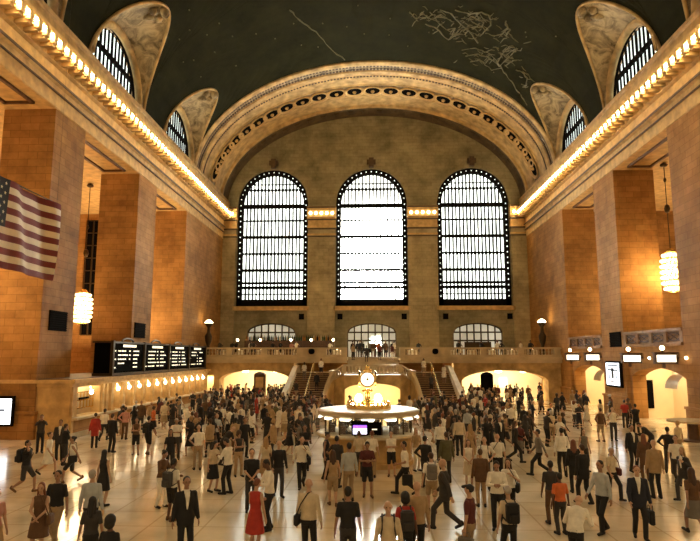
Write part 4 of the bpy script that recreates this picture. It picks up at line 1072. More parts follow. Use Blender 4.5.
def m_bottom(mb, S, ty):
    if ty == 'none': return
    loftz(mb, [(.80-S.drop, .16, .115, 0, 0)]+[(z-S.drop, a, b, 0, 0) for z, a, b, _, _ in torso_rows(S.fem, .016, .84, 1.0)], lambda p: p)
    if ty == 'skirt':
        loftz(mb, [(.46, .23, .22, 0, 0), (.48, .235, .22, 0, 0), (.7, .21, .17, 0, 0), (.98-S.drop, .165, .12, 0, 0)], lambda p: p); return
    for (hip, kn, an, heel, toe, sd) in S.legs:
        if ty == 'shorts': caps(mb, hip, hip.lerp(kn, .86), .100, .086)
        else: caps(mb, hip, kn, .098, .074); caps(mb, kn, an+V(0, 0, .0), .074, .064)
def m_hair(mb, S, ty):
    if ty == 'bald': return
    k = dict(short=1, long=1.03, bun=1., curly=1.3, cap=1.04)[ty]
    elli(mb, (0, .018, 1.672), (.083*k, .096*k, .094*k), S.HT)
    if ty == 'short': elli(mb, (0, .05, 1.63), (.070, .055, .07), S.HT)
    if ty == 'bun': elli(mb, (0, .11, 1.69), (.05, .045, .05), S.HT, 10); elli(mb, (0, .05, 1.63), (.072, .055, .07), S.HT)
    if ty == 'long':
        caps(mb, S.HT(V(0, .05, 1.64)), S.T(V(0, .105, 1.36)), .075, .055)
        for sd in (-1, 1): caps(mb, S.HT(V(.062*sd, .0, 1.66)), S.T(V(.075*sd, .05, 1.40)), .03, .04)
    if ty == 'curly': elli(mb, (0, .04, 1.60), (.11, .09, .10), S.HT)
    if ty == 'cap': caps(mb, S.HT(V(0, -.07, 1.705)), S.HT(V(0, -.15, 1.69)), .05, .035)
def remesh(mb, name, vox, smooth=2, keys=None):
    me = bpy.data.meshes.new(name); me.from_pydata([tuple(v) for v in mb.v], [], mb.f); me.update()
    o = bpy.data.objects.new('tmp', me); C.objects.link(o)
    md = o.modifiers.new('r', 'REMESH'); md.mode = 'VOXEL'; md.voxel_size = vox; md.use_smooth_shade = True
    if smooth: s_ = o.modifiers.new('s', 'SMOOTH'); s_.iterations = smooth; s_.factor = .5
    dg = bpy.context.evaluated_depsgraph_get(); dg.update()
    out = bpy.data.meshes.new_from_object(o.evaluated_get(dg)); out.name = name
    bpy.data.objects.remove(o); bpy.data.meshes.remove(me)
    out.polygons.foreach_set('use_smooth', [True]*len(out.polygons))
    if len(out.materials) == 0: out.materials.append(None)
    return out
CACHE = {}
def mesh(key, fn, vox, sm=2):
    if key not in CACHE:
        mb = MB(); fn(mb); CACHE[key] = remesh(mb, str(key[0]), vox, sm) if mb.v else None
    return CACHE[key]
def put(name, me, mat, parent=None):
    o = bpy.data.objects.new(name, me); C.objects.link(o)
    if parent: o.parent = parent
    o.material_slots[0].link = 'OBJECT'; o.material_slots[0].material = mat
    return o
EYE = MB().ball((0, 0, 0), .0105, 8).build('eye', M['black']); EYEM = EYE.data; bpy.data.objects.remove(EYE)
def person(x, y, z, rz, h, pose, fem, top, tc, bot, bc, hair, hc, skin, label, cat='person', group=None, fine=True):
    S_ = Skel(pose, fem); fx_ = 'f' if fem else 'm'
    b = put('person', mesh(('person', pose, fx_, fine), lambda m: m_body(m, S_, fine), .0115 if fine else .02, 1), smat(skin))
    b.location = (x, y, z); b.rotation_euler = (0, 0, rz); b.scale = (h/1.75,)*3
    b['label'] = label; b['category'] = cat
    if group: b['group'] = group
    nm = dict(tee='shirt', shirt='shirt', tank='tank_top', jacket='jacket', dress='dress', coat='coat')[top]
    t = put(nm, mesh((nm, pose, fx_, top), lambda m: m_top(m, S_, top), .019), cmat(tc), b)
    if top in ('jacket',):
        put('shirt_front', mesh(('shirt_front', pose, fx_), lambda m: m_collar(m, S_), .012), cmat('white'), b)
    if bot != 'none':
        put({'trousers': 'trousers', 'shorts': 'shorts', 'skirt': 'skirt'}[bot], mesh((bot, pose, fx_), lambda m: m_bottom(m, S_, bot), .019), cmat(bc), b)
    if hair != 'bald':
        put('hair' if hair != 'cap' else 'cap', mesh((hair+'_hair', pose, fx_), lambda m: m_hair(m, S_, hair), .014), hmat(hc), b)
    for i, (hip, kn, an, heel, toe, sd) in enumerate(S_.legs):
        def fs(m): caps(m, heel, toe, .048, .042); caps(m, heel+V(0, -.01, .02), heel+V(0, -.02, .05), .045, .043)
        put('shoe', mesh(('shoe', pose, i), fs, .016), cmat('black' if bot != 'shorts' else 'brown'), b)
    if fine:
        for sd in (-1, 1):
            e = bpy.data.objects.new('eye', EYEM); C.objects.link(e); e.parent = b; e.location = S_.HT(V(.031*sd, -.0835, 1.655))
    return b
FARC = {}
def far_mesh(pose, fem, top, bot, hair):
    k = (pose, fem, top, bot, hair)
    if k in FARC: return FARC[k]
    S_ = Skel(pose, fem); mb = MB(); tags = []
    for i, fn in enumerate((lambda: m_body(mb, S_, False), lambda: m_top(mb, S_, top), lambda: m_bottom(mb, S_, bot), lambda: m_hair(mb, S_, hair))):
        n = len(mb.v); fn(); tags += [i]*(len(mb.v)-n)
    # densify the tag cloud with face centres
    pts = [Vector(v) for v in mb.v]; tg = list(tags)
    for f in mb.f:
        c = Vector((0, 0, 0))
        for i in f: c += pts[i]
        pts.append(c/len(f)); tg.append(tags[f[0]])
    kd = kdtree.KDTree(len(pts))
    kds = []
    for t_ in range(4):
        kd = kdtree.KDTree(max(1, tg.count(t_)))
        for i, p in enumerate(pts):
            if tg[i] == t_: kd.insert(p, i)
        kd.balance(); kds.append((kd, tg.count(t_)))
    bias = (0, .034, .03, .016)
    me = remesh(mb, 'person', .036, 0)
    while len(me.materials) < 4: me.materials.append(None)
    idx = []
    for p in me.polygons: idx.append(min((kds[t_][0].find(p.center)[2]-bias[t_], t_) for t_ in range(4) if kds[t_][1])[1])
    me.polygons.foreach_set('material_index', idx); FARC[k] = me
    return me
def far_person(x, y, z, rz, h, pose, fem, top, tc, bot, bc, hair, hc, skin, label, group):
    o = bpy.data.objects.new('person', far_mesh(pose, fem, top, bot, hair)); C.objects.link(o)
    for i, m in enumerate((smat(skin), cmat(tc), cmat(bc), hmat(hc))):
        o.material_slots[i].link = 'OBJECT'; o.material_slots[i].material = m
    o.location = (x, y, z); o.rotation_euler = (0, 0, rz); o.scale = (h/1.75,)*3
    o['label'] = label; o['category'] = 'person'; o['group'] = group
    return o
# ---------------------------------------------------------------- bags
def bag(kind, b, col, label):
    mat = cmat(col); S_ = 1
    t = thing(kind, label, 'bag'); t.location = b.location; t.rotation_euler = b.rotation_euler; t.scale = b.scale
    if kind == 'backpack':
        mb = MB().bbox(-.15, .15, .125, .30, .98, 1.42, .04); mb.build('pack_body', mat, t)
        MB().bbox(-.11, .11, .29, .36, 1.0, 1.2, .025).build('pocket', mat, t)
        for sd in (-1, 1): MB().tube([(.10*sd, .16, 1.40), (.115*sd, .03, 1.475), (.115*sd, -.11, 1.40), (.12*sd, -.145, 1.25), (.15*sd, -.06, 1.08), (.13*sd, .14, 1.02)], .017, 6).build('shoulder_strap', mat, t)
    elif kind == 'shoulder_bag':
        MB().bbox(.19, .30, -.17, .15, .78, 1.03, .03).build('bag_body', mat, t)
        MB().tube([(.24, -.12, 1.02), (.16, -.15, 1.25), (.02, -.10, 1.47), (-.05, .0, 1.49), (.0, .10, 1.46), (.14, .13, 1.25), (.24, .1, 1.02)], .013, 6).build('shoulder_strap', mat, t)
    elif kind == 'briefcase':
        MB().bbox(.22, .32, -.22, .20, .42, .74, .02).build('case_body', mat, t)
        MB().tube([(.27, -.07, .73), (.27, -.06, .79), (.27, .05, .79), (.27, .06, .73)], .012, 6).build('handle', mat, t)
    elif kind == 'tote_bag':
        MB().bbox(.20, .32, -.17, .17, .36, .70, .02).build('bag_body', mat, t)
        for q in (.225, .295): MB().tube([(q, -.09, .69), (q, -.06, .80), (q, .06, .80), (q, .09, .69)], .008, 6).build('handle', mat, t)
    return t
# ---------------------------------------------------------------- people read off the photograph
# x, y of the crown of the head, height, turn, pose, sex, top, colour, bottom, colour, hair, colour, skin, bag, where
r_, l_, c_, a_ = 90, -90, 0, 180
NEAR = [
 (28, 439, 1.75, r_, 'ear', 0, 'tee', 'black', 'shorts', 'charcoal', 'short', 'black', 'mid', ('backpack', 'black'), 'walking right near the left pier'),
 (42, 415, 1.75, 30, 'camera', 0, 'shirt', 'charcoal', 'trousers', 'black', 'short', 'black', 'mid', None, 'holding up a camera before the left pier'),
 (50, 431, 1.65, r_, 'walk', 1, 'tee', 'white', 'skirt', 'white', 'bun', 'brown', 'light', None, 'all in white walking by the left pier'),
 (61, 420, 1.75, 20, 'hip', 0, 'jacket', 'charcoal', 'trousers', 'black', 'short', 'black', 'mid', None, 'in the dark pair behind the woman in white'),
 (66, 424, 1.68, 150, 'fold', 0, 'shirt', 'black', 'trousers', 'charcoal', 'short', 'brown', 'mid', None, 'back half of the dark pair near the ticket office'),
 (74, 435, 1.68, -60, 'walk', 1, 'tank', 'white', 'shorts', 'black', 'bun', 'black', 'mid', ('shoulder_bag', 'black'), 'striding in front of the ticket office'),
 (105, 450, 1.66, 160, 'stand', 1, 'dress', 'black', 'none', 'black', 'long', 'black', 'light', None, 'with long dark hair before the ticket window'),
 (42, 483, 1.64, 10, 'clasp', 1, 'dress', 'brown', 'none', 'brown', 'long', 'auburn', 'light', ('shoulder_bag', 'brown'), 'beside the printed black tee at bottom left'),
 (59, 470, 1.78, 0, 'step', 0, 'tee', 'black', 'trousers', 'khaki', 'short', 'black', 'mid', None, 'facing us with khaki trousers at bottom left'),
 (93, 470, 1.80, 180, 'stand', 0, 'shirt', 'paleblue', 'trousers', 'black', 'short', 'grey', 'light', None, 'grey-haired and seen from behind at bottom left'),
 (93, 497, 1.60, 190, 'stand', 1, 'tee', 'charcoal', 'trousers', 'black', 'long', 'black', 'mid', None, 'dark-haired, just in front of the pale blue shirt'),
 (111, 516, 1.62, 170, 'stand', 1, 'tee', 'black', 'trousers', 'black', 'curly', 'black', 'dark', None, 'low at the bottom edge with curly dark hair'),
 (96, 413, 1.70, 200, 'stand', 1, 'coat', 'red', 'trousers', 'black', 'short', 'brown', 'light', None, 'in red at the first ticket window'),
 (105, 408, 1.74, 180, 'carry', 0, 'tee', 'white', 'trousers', 'black', 'short', 'black', 'mid', None, 'next to the red coat at the first ticket window'),
 (113, 414, 1.78, 170, 'stand', 0, 'jacket', 'black', 'trousers', 'black', 'short', 'brown', 'light', None, 'in a black suit just right of the red coat'),
 (126, 407, 1.74, 190, 'hip', 0, 'shirt', 'pink', 'trousers', 'brown', 'short', 'brown', 'light', None, 'in pink at the ticket counter'),
 (137, 418, 1.66, 15, 'fold', 1, 'tank', 'brown', 'shorts', 'black', 'short', 'black', 'mid', None, 'bare-legged at the left of a shorts-wearing pair'),
 (149, 416, 1.74, 170, 'step', 0, 'tee', 'black', 'shorts', 'black', 'short', 'black', 'mid', ('backpack', 'black'), 'at the right of a shorts-wearing pair'),
 (177, 418, 1.78, 10, 'read', 0, 'tee', 'white', 'trousers', 'charcoal', 'short', 'grey', 'mid', None, 'in a loose white tee behind the crouched black top'),
 (171, 429, 1.66, 20, 'step', 1, 'tee', 'black', 'trousers', 'black', 'long', 'black', 'mid', None, 'in black below the loose white tee'),
 (199, 425, 1.76, 200, 'hip', 0, 'tee', 'white', 'trousers', 'khaki', 'bald', 'grey', 'light', None, 'bald with khaki trousers standing alone left of centre'),
 (190, 405, 1.80, 10, 'walk2', 0, 'shirt', 'white', 'trousers', 'black', 'short', 'black', 'light', ('shoulder_bag', 'black'), 'coming forward beyond the bald khaki trousers'),
 (214, 441, 1.66, 60, 'phone', 1, 'tee', 'cream', 'skirt', 'black', 'long', 'black', 'light', None, 'in a long black skirt facing a white shirt'),
 (229, 438, 1.80, 250, 'read', 0, 'shirt', 'white', 'trousers', 'black', 'short', 'black', 'mid', None, 'facing the woman in the long black skirt'),
 (163, 450, 1.68, 60, 'read', 1, 'shirt', 'brown', 'trousers', 'white', 'bun', 'black', 'mid', None, 'in white trousers at the left foreground'),
 (173, 459, 1.66, 160, 'phone', 0, 'tee', 'white', 'shorts', 'black', 'short', 'black', 'dark', ('backpack', 'darkgrey'), 'wearing a grey backpack beside the white trousers'),
 (187, 477, 1.82, 30, 'stand', 0, 'jacket', 'black', 'trousers', 'black', 'short', 'black', 'mid', None, 'in a black suit alone at bottom left centre'),
 (222, 404, 1.76, 190, 'stand', 0, 'tee', 'white', 'trousers', 'charcoal', 'short', 'brown', 'light', None, 'back turned, in the crowd above the black skirt'),
 (224, 422, 1.76, 140, 'bend', 0, 'tee', 'black', 'trousers', 'black', 'bald', 'grey', 'light', None, 'bending over behind the skirt and white shirt pair'),
 (239, 431, 1.68, 30, 'fold', 1, 'tank', 'charcoal', 'trousers', 'tan', 'curly', 'brown', 'mid', None, 'with big curly hair beside the white shirt back'),
 (252, 449, 1.78, 15, 'clasp', 0, 'tee', 'black', 'trousers', 'charcoal', 'short', 'brown', 'light', None, 'in black above the red dress'),
 (270, 459, 1.80, 300, 'read', 0, 'shirt', 'white', 'trousers', 'black', 'short', 'black', 'dark', None, 'looking down beside the red dress'),
 (256, 479, 1.68, 160, 'phone', 1, 'dress', 'red', 'none', 'red', 'short', 'auburn', 'light', None, 'in a red dress at the bottom of the photo'),
 (279, 440, 1.78, 20, 'step', 0, 'shirt', 'black', 'trousers', 'charcoal', 'bald', 'grey', 'light', None, 'bald, in black, behind the white shirt and red dress'),
 (266, 437, 1.66, 200, 'stand', 1, 'tee', 'cream', 'skirt', 'tan', 'long', 'blond', 'light', None, 'blond, left of the bald man in black'),
 (302, 435, 1.80, 10, 'walk2', 0, 'shirt', 'white', 'trousers', 'black', 'short', 'brown', 'light', ('shoulder_bag', 'black'), 'walking towards us left of the booth'),
 (305, 425, 1.76, 0, 'fold', 0, 'tee', 'black', 'trousers', 'black', 'short', 'black', 'mid', None, 'with folded arms right behind the walking white shirt'),
 (309, 479, 1.80, 170, 'stand', 0, 'shirt', 'cream', 'trousers', 'black', 'bald', 'grey', 'light', ('shoulder_bag', 'black'), 'seen from behind at the bottom centre'),
 (291, 409, 1.86, 60, 'walk', 0, 'shirt', 'black', 'trousers', 'black', 'short', 'black', 'mid', None, 'tall and all in black left of the booth'),
 (326, 432, 1.70, 80, 'phone', 1, 'tank', 'black', 'trousers', 'black', 'bun', 'black', 'mid', None, 'in black at the left edge of the booth'),
 (337, 436, 1.74, 160, 'hip', 0, 'tee', 'charcoal', 'trousers', 'charcoal', 'short', 'black', 'mid', None, 'leaning by the booth counter'),
 (333, 450, 1.66, 190, 'step', 1, 'tank', 'tan', 'shorts', 'khaki', 'long', 'brown', 'light', None, 'in tan seen from behind before the booth'),
 (349, 443, 1.78, 200, 'stand', 0, 'shirt', 'paleblue', 'trousers', 'khaki', 'short', 'black', 'mid', None, 'with back to us in light trousers before the booth'),
 (367, 441, 1.76, 5, 'read', 0, 'tee', 'maroon', 'shorts', 'black', 'short', 'black', 'mid', None, 'in maroon and black shorts before the booth'),
 (359, 431, 1.68, 170, 'stand', 1, 'tee', 'cream', 'trousers', 'charcoal', 'short', 'brown', 'light', None, 'at the counter under the purple screen'),
 (372, 431, 1.70, 180, 'hip', 1, 'tee', 'white', 'trousers', 'tan', 'short', 'auburn', 'light', None, 'at the counter just right of the purple screen'),
 (391, 431, 1.68, 0, 'fold', 1, 'tee', 'white', 'shorts', 'black', 'short', 'black', 'light', None, 'facing us alone right of the booth front'),
 (405, 440, 1.76, 280, 'carry', 0, 'tee', 'white', 'trousers', 'black', 'short', 'black', 'mid', ('tote_bag', 'black'), 'striding left in front of the booth'),
 (348, 487, 1.78, 180, 'stand', 0, 'tee', 'black', 'trousers', 'charcoal', 'short', 'black', 'mid', None, 'seen from behind at bottom centre in a black tee'),
 (388, 500, 1.76, 0, 'step', 0, 'shirt', 'cream', 'trousers', 'grey', 'bald', 'grey', 'light', ('backpack', 'charcoal'), 'bald and facing us at the bottom edge'),
 (405, 493, 1.64, 190, 'stand', 1, 'tee', 'red', 'trousers', 'black', 'curly', 'black', 'dark', ('backpack', 'charcoal'), 'in red with curly black hair at the bottom edge'),
 (417, 482, 1.80, 200, 'stand', 0, 'shirt', 'tan', 'trousers', 'black', 'bald', 'grey', 'light', None, 'bald in tan behind the curly black hair'),
 (444, 457, 1.86, 250, 'walk', 0, 'jacket', 'charcoal', 'trousers', 'charcoal', 'bald', 'grey', 'light', None, 'tall bald walker in a dark suit right of centre'),
 (425, 436, 1.76, 150, 'hip', 0, 'shirt', 'black', 'trousers', 'charcoal', 'short', 'black', 'mid', None, 'in a black sweater right of the booth'),
 (416, 428, 1.66, 30, 'stand', 1, 'tee', 'tan', 'trousers', 'cream', 'long', 'blond', 'light', None, 'blond at the right edge of the booth'),
 (431, 452, 1.72, 180, 'step', 0, 'tee', 'white', 'shorts', 'khaki', 'short', 'brown', 'light', ('backpack', 'grey'), 'with a grey backpack beside the bald dark suit'),
 (440, 420, 1.74, 180, 'stand', 0, 'shirt', 'white', 'trousers', 'black', 'short', 'brown', 'light', None, 'in white seen from behind right of the booth'),
 (446, 432, 1.78, 190, 'stand', 0, 'jacket', 'olive', 'trousers', 'charcoal', 'short', 'brown', 'mid', ('tote_bag', 'black'), 'in an olive jacket right of the booth'),
 (469, 485, 1.72, 240, 'stand', 0, 'tee', 'maroon', 'trousers', 'khaki', 'cap', 'black', 'light', ('tote_bag', 'grey'), 'in a dark cap at the bottom right of centre'),
 (496, 460, 1.78, 350, 'read', 0, 'shirt', 'white', 'trousers', 'black', 'short', 'black', 'mid', None, 'in white looking down beside the white-capped walker'),
 (508, 486, 1.68, 190, 'step', 1, 'tee', 'cream', 'trousers', 'black', 'cap', 'grey', 'light', ('backpack', 'black'), 'in a pale cap at the bottom right of centre'),
 (508, 457, 1.70, 340, 'walk2', 1, 'tee', 'white', 'trousers', 'black', 'long', 'brown', 'light', ('shoulder_bag', 'black'), 'with long brown hair behind the pale cap'),
 (480, 449, 1.70, 180, 'stand', 0, 'jacket', 'brown', 'trousers', 'tan', 'short', 'brown', 'mid', None, 'in a brown jacket, back turned, right of centre'),
 (484, 437, 1.76, 350, 'hip', 0, 'tee', 'white', 'trousers', 'charcoal', 'short', 'brown', 'light', ('backpack', 'black'), 'with black straps behind the brown jacket'),
 (497, 434, 1.76, 170, 'stand', 0, 'tee', 'white', 'trousers', 'black', 'bald', 'grey', 'light', ('shoulder_bag', 'charcoal'), 'bald with a dark strap right of centre'),
 (468, 440, 1.60, 0, 'clasp', 1, 'tank', 'white', 'skirt', 'cream', 'long', 'brown', 'light', None, 'in a cream skirt right of centre'),
 (459, 416, 1.78, 180, 'stand', 0, 'shirt', 'cream', 'trousers', 'black', 'short', 'black', 'mid', None, 'back turned in cream and black right of the booth'),
 (538, 428, 1.78, 260, 'walk', 0, 'shirt', 'grey', 'trousers', 'black', 'short', 'black', 'mid', None, 'striding left in a grey shirt over open floor'),
 (514, 420, 1.78, 60, 'carry', 0, 'shirt', 'black', 'trousers', 'black', 'long', 'brown', 'mid', None, 'long-haired in black left of the striding grey shirt'),
 (499, 416, 1.80, 20, 'step', 0, 'jacket', 'black', 'trousers', 'black', 'short', 'black', 'mid', None, 'in a black suit amid the crowd right of centre'),
 (550, 461, 1.66, 180, 'stand', 0, 'tee', 'charcoal', 'trousers', 'brown', 'short', 'black', 'dark', None, 'next to the orange shirt with back turned'),
 (559, 473, 1.52, 190, 'stand', 0, 'tee', 'orange', 'trousers', 'charcoal', 'short', 'black', 'dark', None, 'in bright orange at the lower right'),
 (561, 428, 1.80, 180, 'stand', 0, 'shirt', 'white', 'trousers', 'black', 'short', 'black', 'mid', None, 'back turned in white above the orange shirt'),
 (573, 440, 1.72, 170, 'stand', 1, 'coat', 'black', 'trousers', 'black', 'long', 'auburn', 'light', None, 'in a long black coat with auburn hair'),
 (582, 444, 1.80, 200, 'step', 0, 'jacket', 'black', 'trousers', 'black', 'short', 'brown', 'light', None, 'beside the long black coat at right'),
 (583, 429, 1.64, 15, 'stand', 1, 'tank', 'grey', 'trousers', 'charcoal', 'long', 'brown', 'light', None, 'in a grey tank top at right'),
 (600, 460, 1.82, 300, 'step', 0, 'shirt', 'paleblue', 'trousers', 'black', 'short', 'black', 'mid', None, 'in a pale shirt turned left at lower right'),
 (573, 489, 1.74, 150, 'bend', 0, 'shirt', 'white', 'trousers', 'black', 'bald', 'grey', 'light', None, 'stooping in white at the bottom right'),
 (551, 403, 1.82, 20, 'stand', 0, 'jacket', 'black', 'trousers', 'black', 'short', 'brown', 'light', ('briefcase', 'black'), 'in a black suit with briefcase before the right archway'),
 (600, 408, 1.76, 190, 'hip', 0, 'shirt', 'brown', 'shorts', 'khaki', 'short', 'brown', 'light', None, 'in brown standing by the advertising screen'),
 (612, 407, 1.78, 350, 'camera', 0, 'tee', 'white', 'trousers', 'charcoal', 'short', 'brown', 'light', None, 'raising a camera near the advertising screen'),
 (610, 446, 1.66, 20, 'walk', 1, 'tee', 'cream', 'trousers', 'black', 'short', 'grey', 'light', ('shoulder_bag', 'maroon'), 'grey-haired with a maroon bag at right'),
 (631, 425, 1.80, 10, 'stand', 0, 'jacket', 'black', 'trousers', 'black', 'short', 'black', 'mid', None, 'facing us in a black suit and white shirt at right'),
 (653, 440, 1.82, 180, 'stand', 0, 'jacket', 'tan', 'trousers', 'black', 'bald', 'grey', 'light', None, 'in a tan tweed jacket seen from behind at right'),
 (636, 465, 1.78, 350, 'step', 0, 'jacket', 'navy', 'trousers', 'black', 'short', 'auburn', 'light', ('tote_bag', 'black'), 'in a dark suit carrying a black bag at bottom right'),
 (675, 434, 1.76, 330, 'walk', 0, 'tee', 'white', 'trousers', 'charcoal', 'short', 'brown', 'light', None, 'in white at the far right'),
 (682, 446, 1.68, 300, 'walk2', 1, 'jacket', 'charcoal', 'trousers', 'charcoal', 'long', 'blond', 'light', ('shoulder_bag', 'black'), 'blond in a charcoal jacket at the far right'),
 (643, 434, 1.68, 170, 'stand', 1, 'coat', 'brown', 'trousers', 'brown', 'long', 'auburn', 'light', None, 'between the black suit and the tweed jacket'),
 (624, 400, 1.74, 160, 'stand', 0, 'tee', 'red', 'trousers', 'charcoal', 'short', 'black', 'mid', None, 'in red against the right wall'),
 (635, 404, 1.78, 170, 'fold', 0, 'tee', 'black', 'trousers', 'black', 'short', 'black', 'mid', None, 'in black beside the red shirt at the right wall'),
 (667, 427, 1.76, 150, 'hip', 0, 'shirt', 'black', 'trousers', 'charcoal', 'short', 'black', 'mid', None, 'in black near the white counter at right'),
 (677, 421, 1.70, 200, 'stand', 1, 'tee', 'cream', 'trousers', 'khaki', 'short', 'blond', 'light', None, 'in cream next to the white counter at right'),
 (691, 466, 1.72, 180, 'walk', 1, 'tee', 'brown', 'skirt', 'grey', 'long', 'brown', 'mid', None, 'in a grey skirt at the right edge'),
 (650, 418, 1.74, 240, 'bend', 0, 'shirt', 'black', 'trousers', 'black', 'short', 'black', 'mid', None, 'bending forward behind the tweed jacket'),
 (-3, 488, 1.70, 60, 'step', 1, 'tee', 'pink', 'trousers', 'tan', 'short', 'brown', 'light', None, 'in pink cut off by the left edge'),
 (470, 424, 1.72, 200, 'stand', 1, 'dress', 'tan', 'none', 'tan', 'long', 'blond', 'light', None, 'in a tan dress, back turned, right of the booth'),
 (527, 412, 1.76, 170, 'stand', 0, 'shirt', 'charcoal', 'trousers', 'black', 'short', 'black', 'mid', None, 'in charcoal behind the striding grey shirt'),
 (245, 418, 1.74, 30, 'stand', 0, 'shirt', 'black', 'trousers', 'black', 'short', 'black', 'mid', None, 'in black above the curly-haired head'),
]
CT = dict(paleblue='pale blue', darkgrey='dark grey')
TT = dict(tee='tee', shirt='shirt', tank='tank top', jacket='jacket', dress='dress', coat='coat')
placed = []
for row in NEAR:
    (px, py, h, rz, pose, fem, top, tc, bot, bc, hair, hc, skin, bg, where) = row
    p = at_z(px, py, h*.995)
    big = p.y < 26
    lab = 'person in %s %s%s, %s' % (CT.get(tc, tc), TT[top], '' if bot == 'none' else ' and %s %s' % (CT.get(bc, bc), bot), where)
    lab = ' '.join(lab.split()[:16])
    b = person(p.x, p.y, 0, math.radians(rz), h, pose, fem, top, tc, bot, bc, hair, hc, skin, lab, group='people in the near half of the hall', fine=big)
    placed.append((p.x, p.y))
    if bg:
        bag(bg[0], b, bg[1], '%s %s of the person in %s %s, %s' % (CT.get(bg[1], bg[1]), bg[0].replace('_', ' '), CT.get(tc, tc), TT[top], ' '.join(where.split()[:5])))
# ---------------------------------------------------------------- the crowd further back, one person at a time
R_ = random.Random(11)
used = set()
ORD = ['', '']
STY = [('stand', 0, 'shirt', 'trousers', 'short'), ('walk', 0, 'tee', 'trousers', 'short'), ('read', 0, 'tee', 'trousers', 'bald'), ('step', 0, 'jacket', 'trousers', 'short'), ('fold', 0, 'tee', 'shorts', 'short'), ('hip', 1, 'tee', 'trousers', 'long'), ('walk2', 1, 'tank', 'skirt', 'long'), ('phone', 1, 'dress', 'none', 'bun'), ('stand', 1, 'tank', 'shorts', 'long'), ('carry', 0, 'shirt', 'trousers', 'cap'), ('step', 1, 'tee', 'skirt', 'bun'), ('clasp', 1, 'tee', 'trousers', 'curly'), ('hip', 0, 'jacket', 'trousers', 'bald'), ('walk', 1, 'dress', 'none', 'long')]
TOPC = ['black']*14+['white']*7+['charcoal']*7+['brown']*2+['cream']*4+['tan']+['grey']*3+['navy']*4+['maroon']*2+['paleblue', 'pink', 'red', 'olive', 'darkgrey', 'orange']
BOTC = ['black']*8+['charcoal']*3+['khaki']*2+['brown','charcoal', 'navy', 'grey', 'white']
def gen(zone, z=0, group='people in the far half of the hall'):
    for _ in range(400):
        st_ = R_.choice(STY); tc, bc = R_.choice(TOPC), R_.choice(BOTC)
        if st_[2] == 'jacket': tc = R_.choice(['black', 'charcoal', 'navy', 'brown', 'tan'])
        hc = R_.choice(['black', 'black', 'brown', 'brown', 'blond', 'grey', 'auburn'])
        hd = {'short': hc+' hair', 'bald': 'bald head', 'long': 'long '+hc+' hair', 'bun': hc+' bun', 'cap': hc+' cap', 'curly': 'curly '+hc+' hair'}[st_[4]]
        if st_[4] == 'bald': hc = 'grey'
        wd = {'read': 'reading', 'walk': 'walking', 'walk2': 'walking', 'step': 'strolling', 'fold': 'arms folded', 'hip': 'hand on hip', 'phone': 'with phone', 'carry': 'carrying', 'clasp': 'hands clasped', 'stand': 'standing'}[st_[0]]
        lab = 'person in %s %s%s, %s, %s %s' % (CT.get(tc, tc), TT[st_[2]], '' if st_[3] == 'none' else ', %s %s' % (bc, st_[3]), hd, wd, zone)
        if lab not in used: used.add(lab); return st_, tc, bc, hc, lab
    return st_, tc, bc, hc, lab
def blocked(x, y, dmin=.62):
    if (x-bx0)**2+(y-BY)**2 < 2.9**2: return True
    if y > 49 and 3.7 < abs(x) < 7.95: return True
    if abs(x) < 4.8 and y > 46.8: return True
    if x < TX+.8: return True
    if any(abs(x-kx) < .9 and abs(y-58) < .8 for kx in (at_y(260, 381, 58).x, at_y(487, 384, 58).x)): return True
    return any((x-a)**2+(y-b)**2 < dmin**2 for a, b in placed)
ZN = [  # x0,x1,y0,y1,count,extra,where
 (-15.6, -9.5, 34.5, 58, 34, 34, 'by ticket windows'), (-9.5, -3.2, 26.5, 57, 80, 44, 'left of booth'), (3.0, 9.5, 27.5, 57, 56, 40, 'right of booth'), (9.5, 17.6, 38, 57, 18, 14, 'towards right wall'),
 (-3, 3, 33, 46, 5, 5, 'behind booth'), (-15.2, -8.6, 58.9, 62.5, 6, 10, 'in left archway'), (9.4, 17.2, 58.9, 62.5, 6, 10, 'in right archway')]
extra = []
for (x0, x1, y0, y1, n, ne, where) in ZN:
    for i in range(n+ne):
        for _ in range(60):
            u = R_.random(); x, y = R_.uniform(x0, x1), y0+(y1-y0)*u**.85
            if not blocked(x, y): break
        else: continue
        placed.append((x, y))
        rz, h = R_.uniform(0, 2*PI), R_.uniform(1.58, 1.84)
        if i < n: extra.append((y, x, where, rz, h))
        else: extra.append((y, x, where, rz, h))
extra.sort()
tail = []
for i, (y, x, where, rz, h) in enumerate(extra):
    st_, tc, bc, hc, lab = gen(where)
    skin = R_.choice(['light', 'mid', 'mid', 'light', 'dark'])
    a = (x, y, 0, rz, h, st_[0], st_[1], st_[2], tc, st_[3], bc, st_[4], hc, skin, lab, 'people in the far half of the hall')
    if i < 164: far_person(*a)
    else: tail.append(a)
# stairs, balcony opening and terrace
SP = [(-6.6, 52.3, 'on left stairs'), (-5.0, 54.2, 'on left stairs'), (-6.4, 56.6, 'on left stairs'), (-4.9, 57.6, 'on left stairs'), (5.2, 53.6, 'on right stairs'), (6.6, 55.9, 'on right stairs'), (4.9, 57.6, 'on right stairs')]
for x, y, w_ in SP:
    z = 2.9*(int((y-50.5)/.476)+1)/17; st_, tc, bc, hc, lab = gen(w_)
    far_person(x, y, z, R_.choice([0, PI]), 1.72, 'stand', st_[1], st_[2], R_.choice(['black', 'charcoal', 'white']), st_[3], bc, st_[4], hc, 'mid', lab, 'people on the stairs')
GPs = [(-2.0, 1.5), (-1.3, 1.9), (-.6, 1.3), (.1, 2.0), (.8, 1.4), (1.4, 2.1), (2.1, 1.5), (2.35, 2.6), (-2.1, 2.8), (-1.0, 3.1), (-.2, 3.4), (.7, 3.1), (1.5, 3.5), (-1.6, 4.2), (2.2, 4.3), (.3, 4.4)]
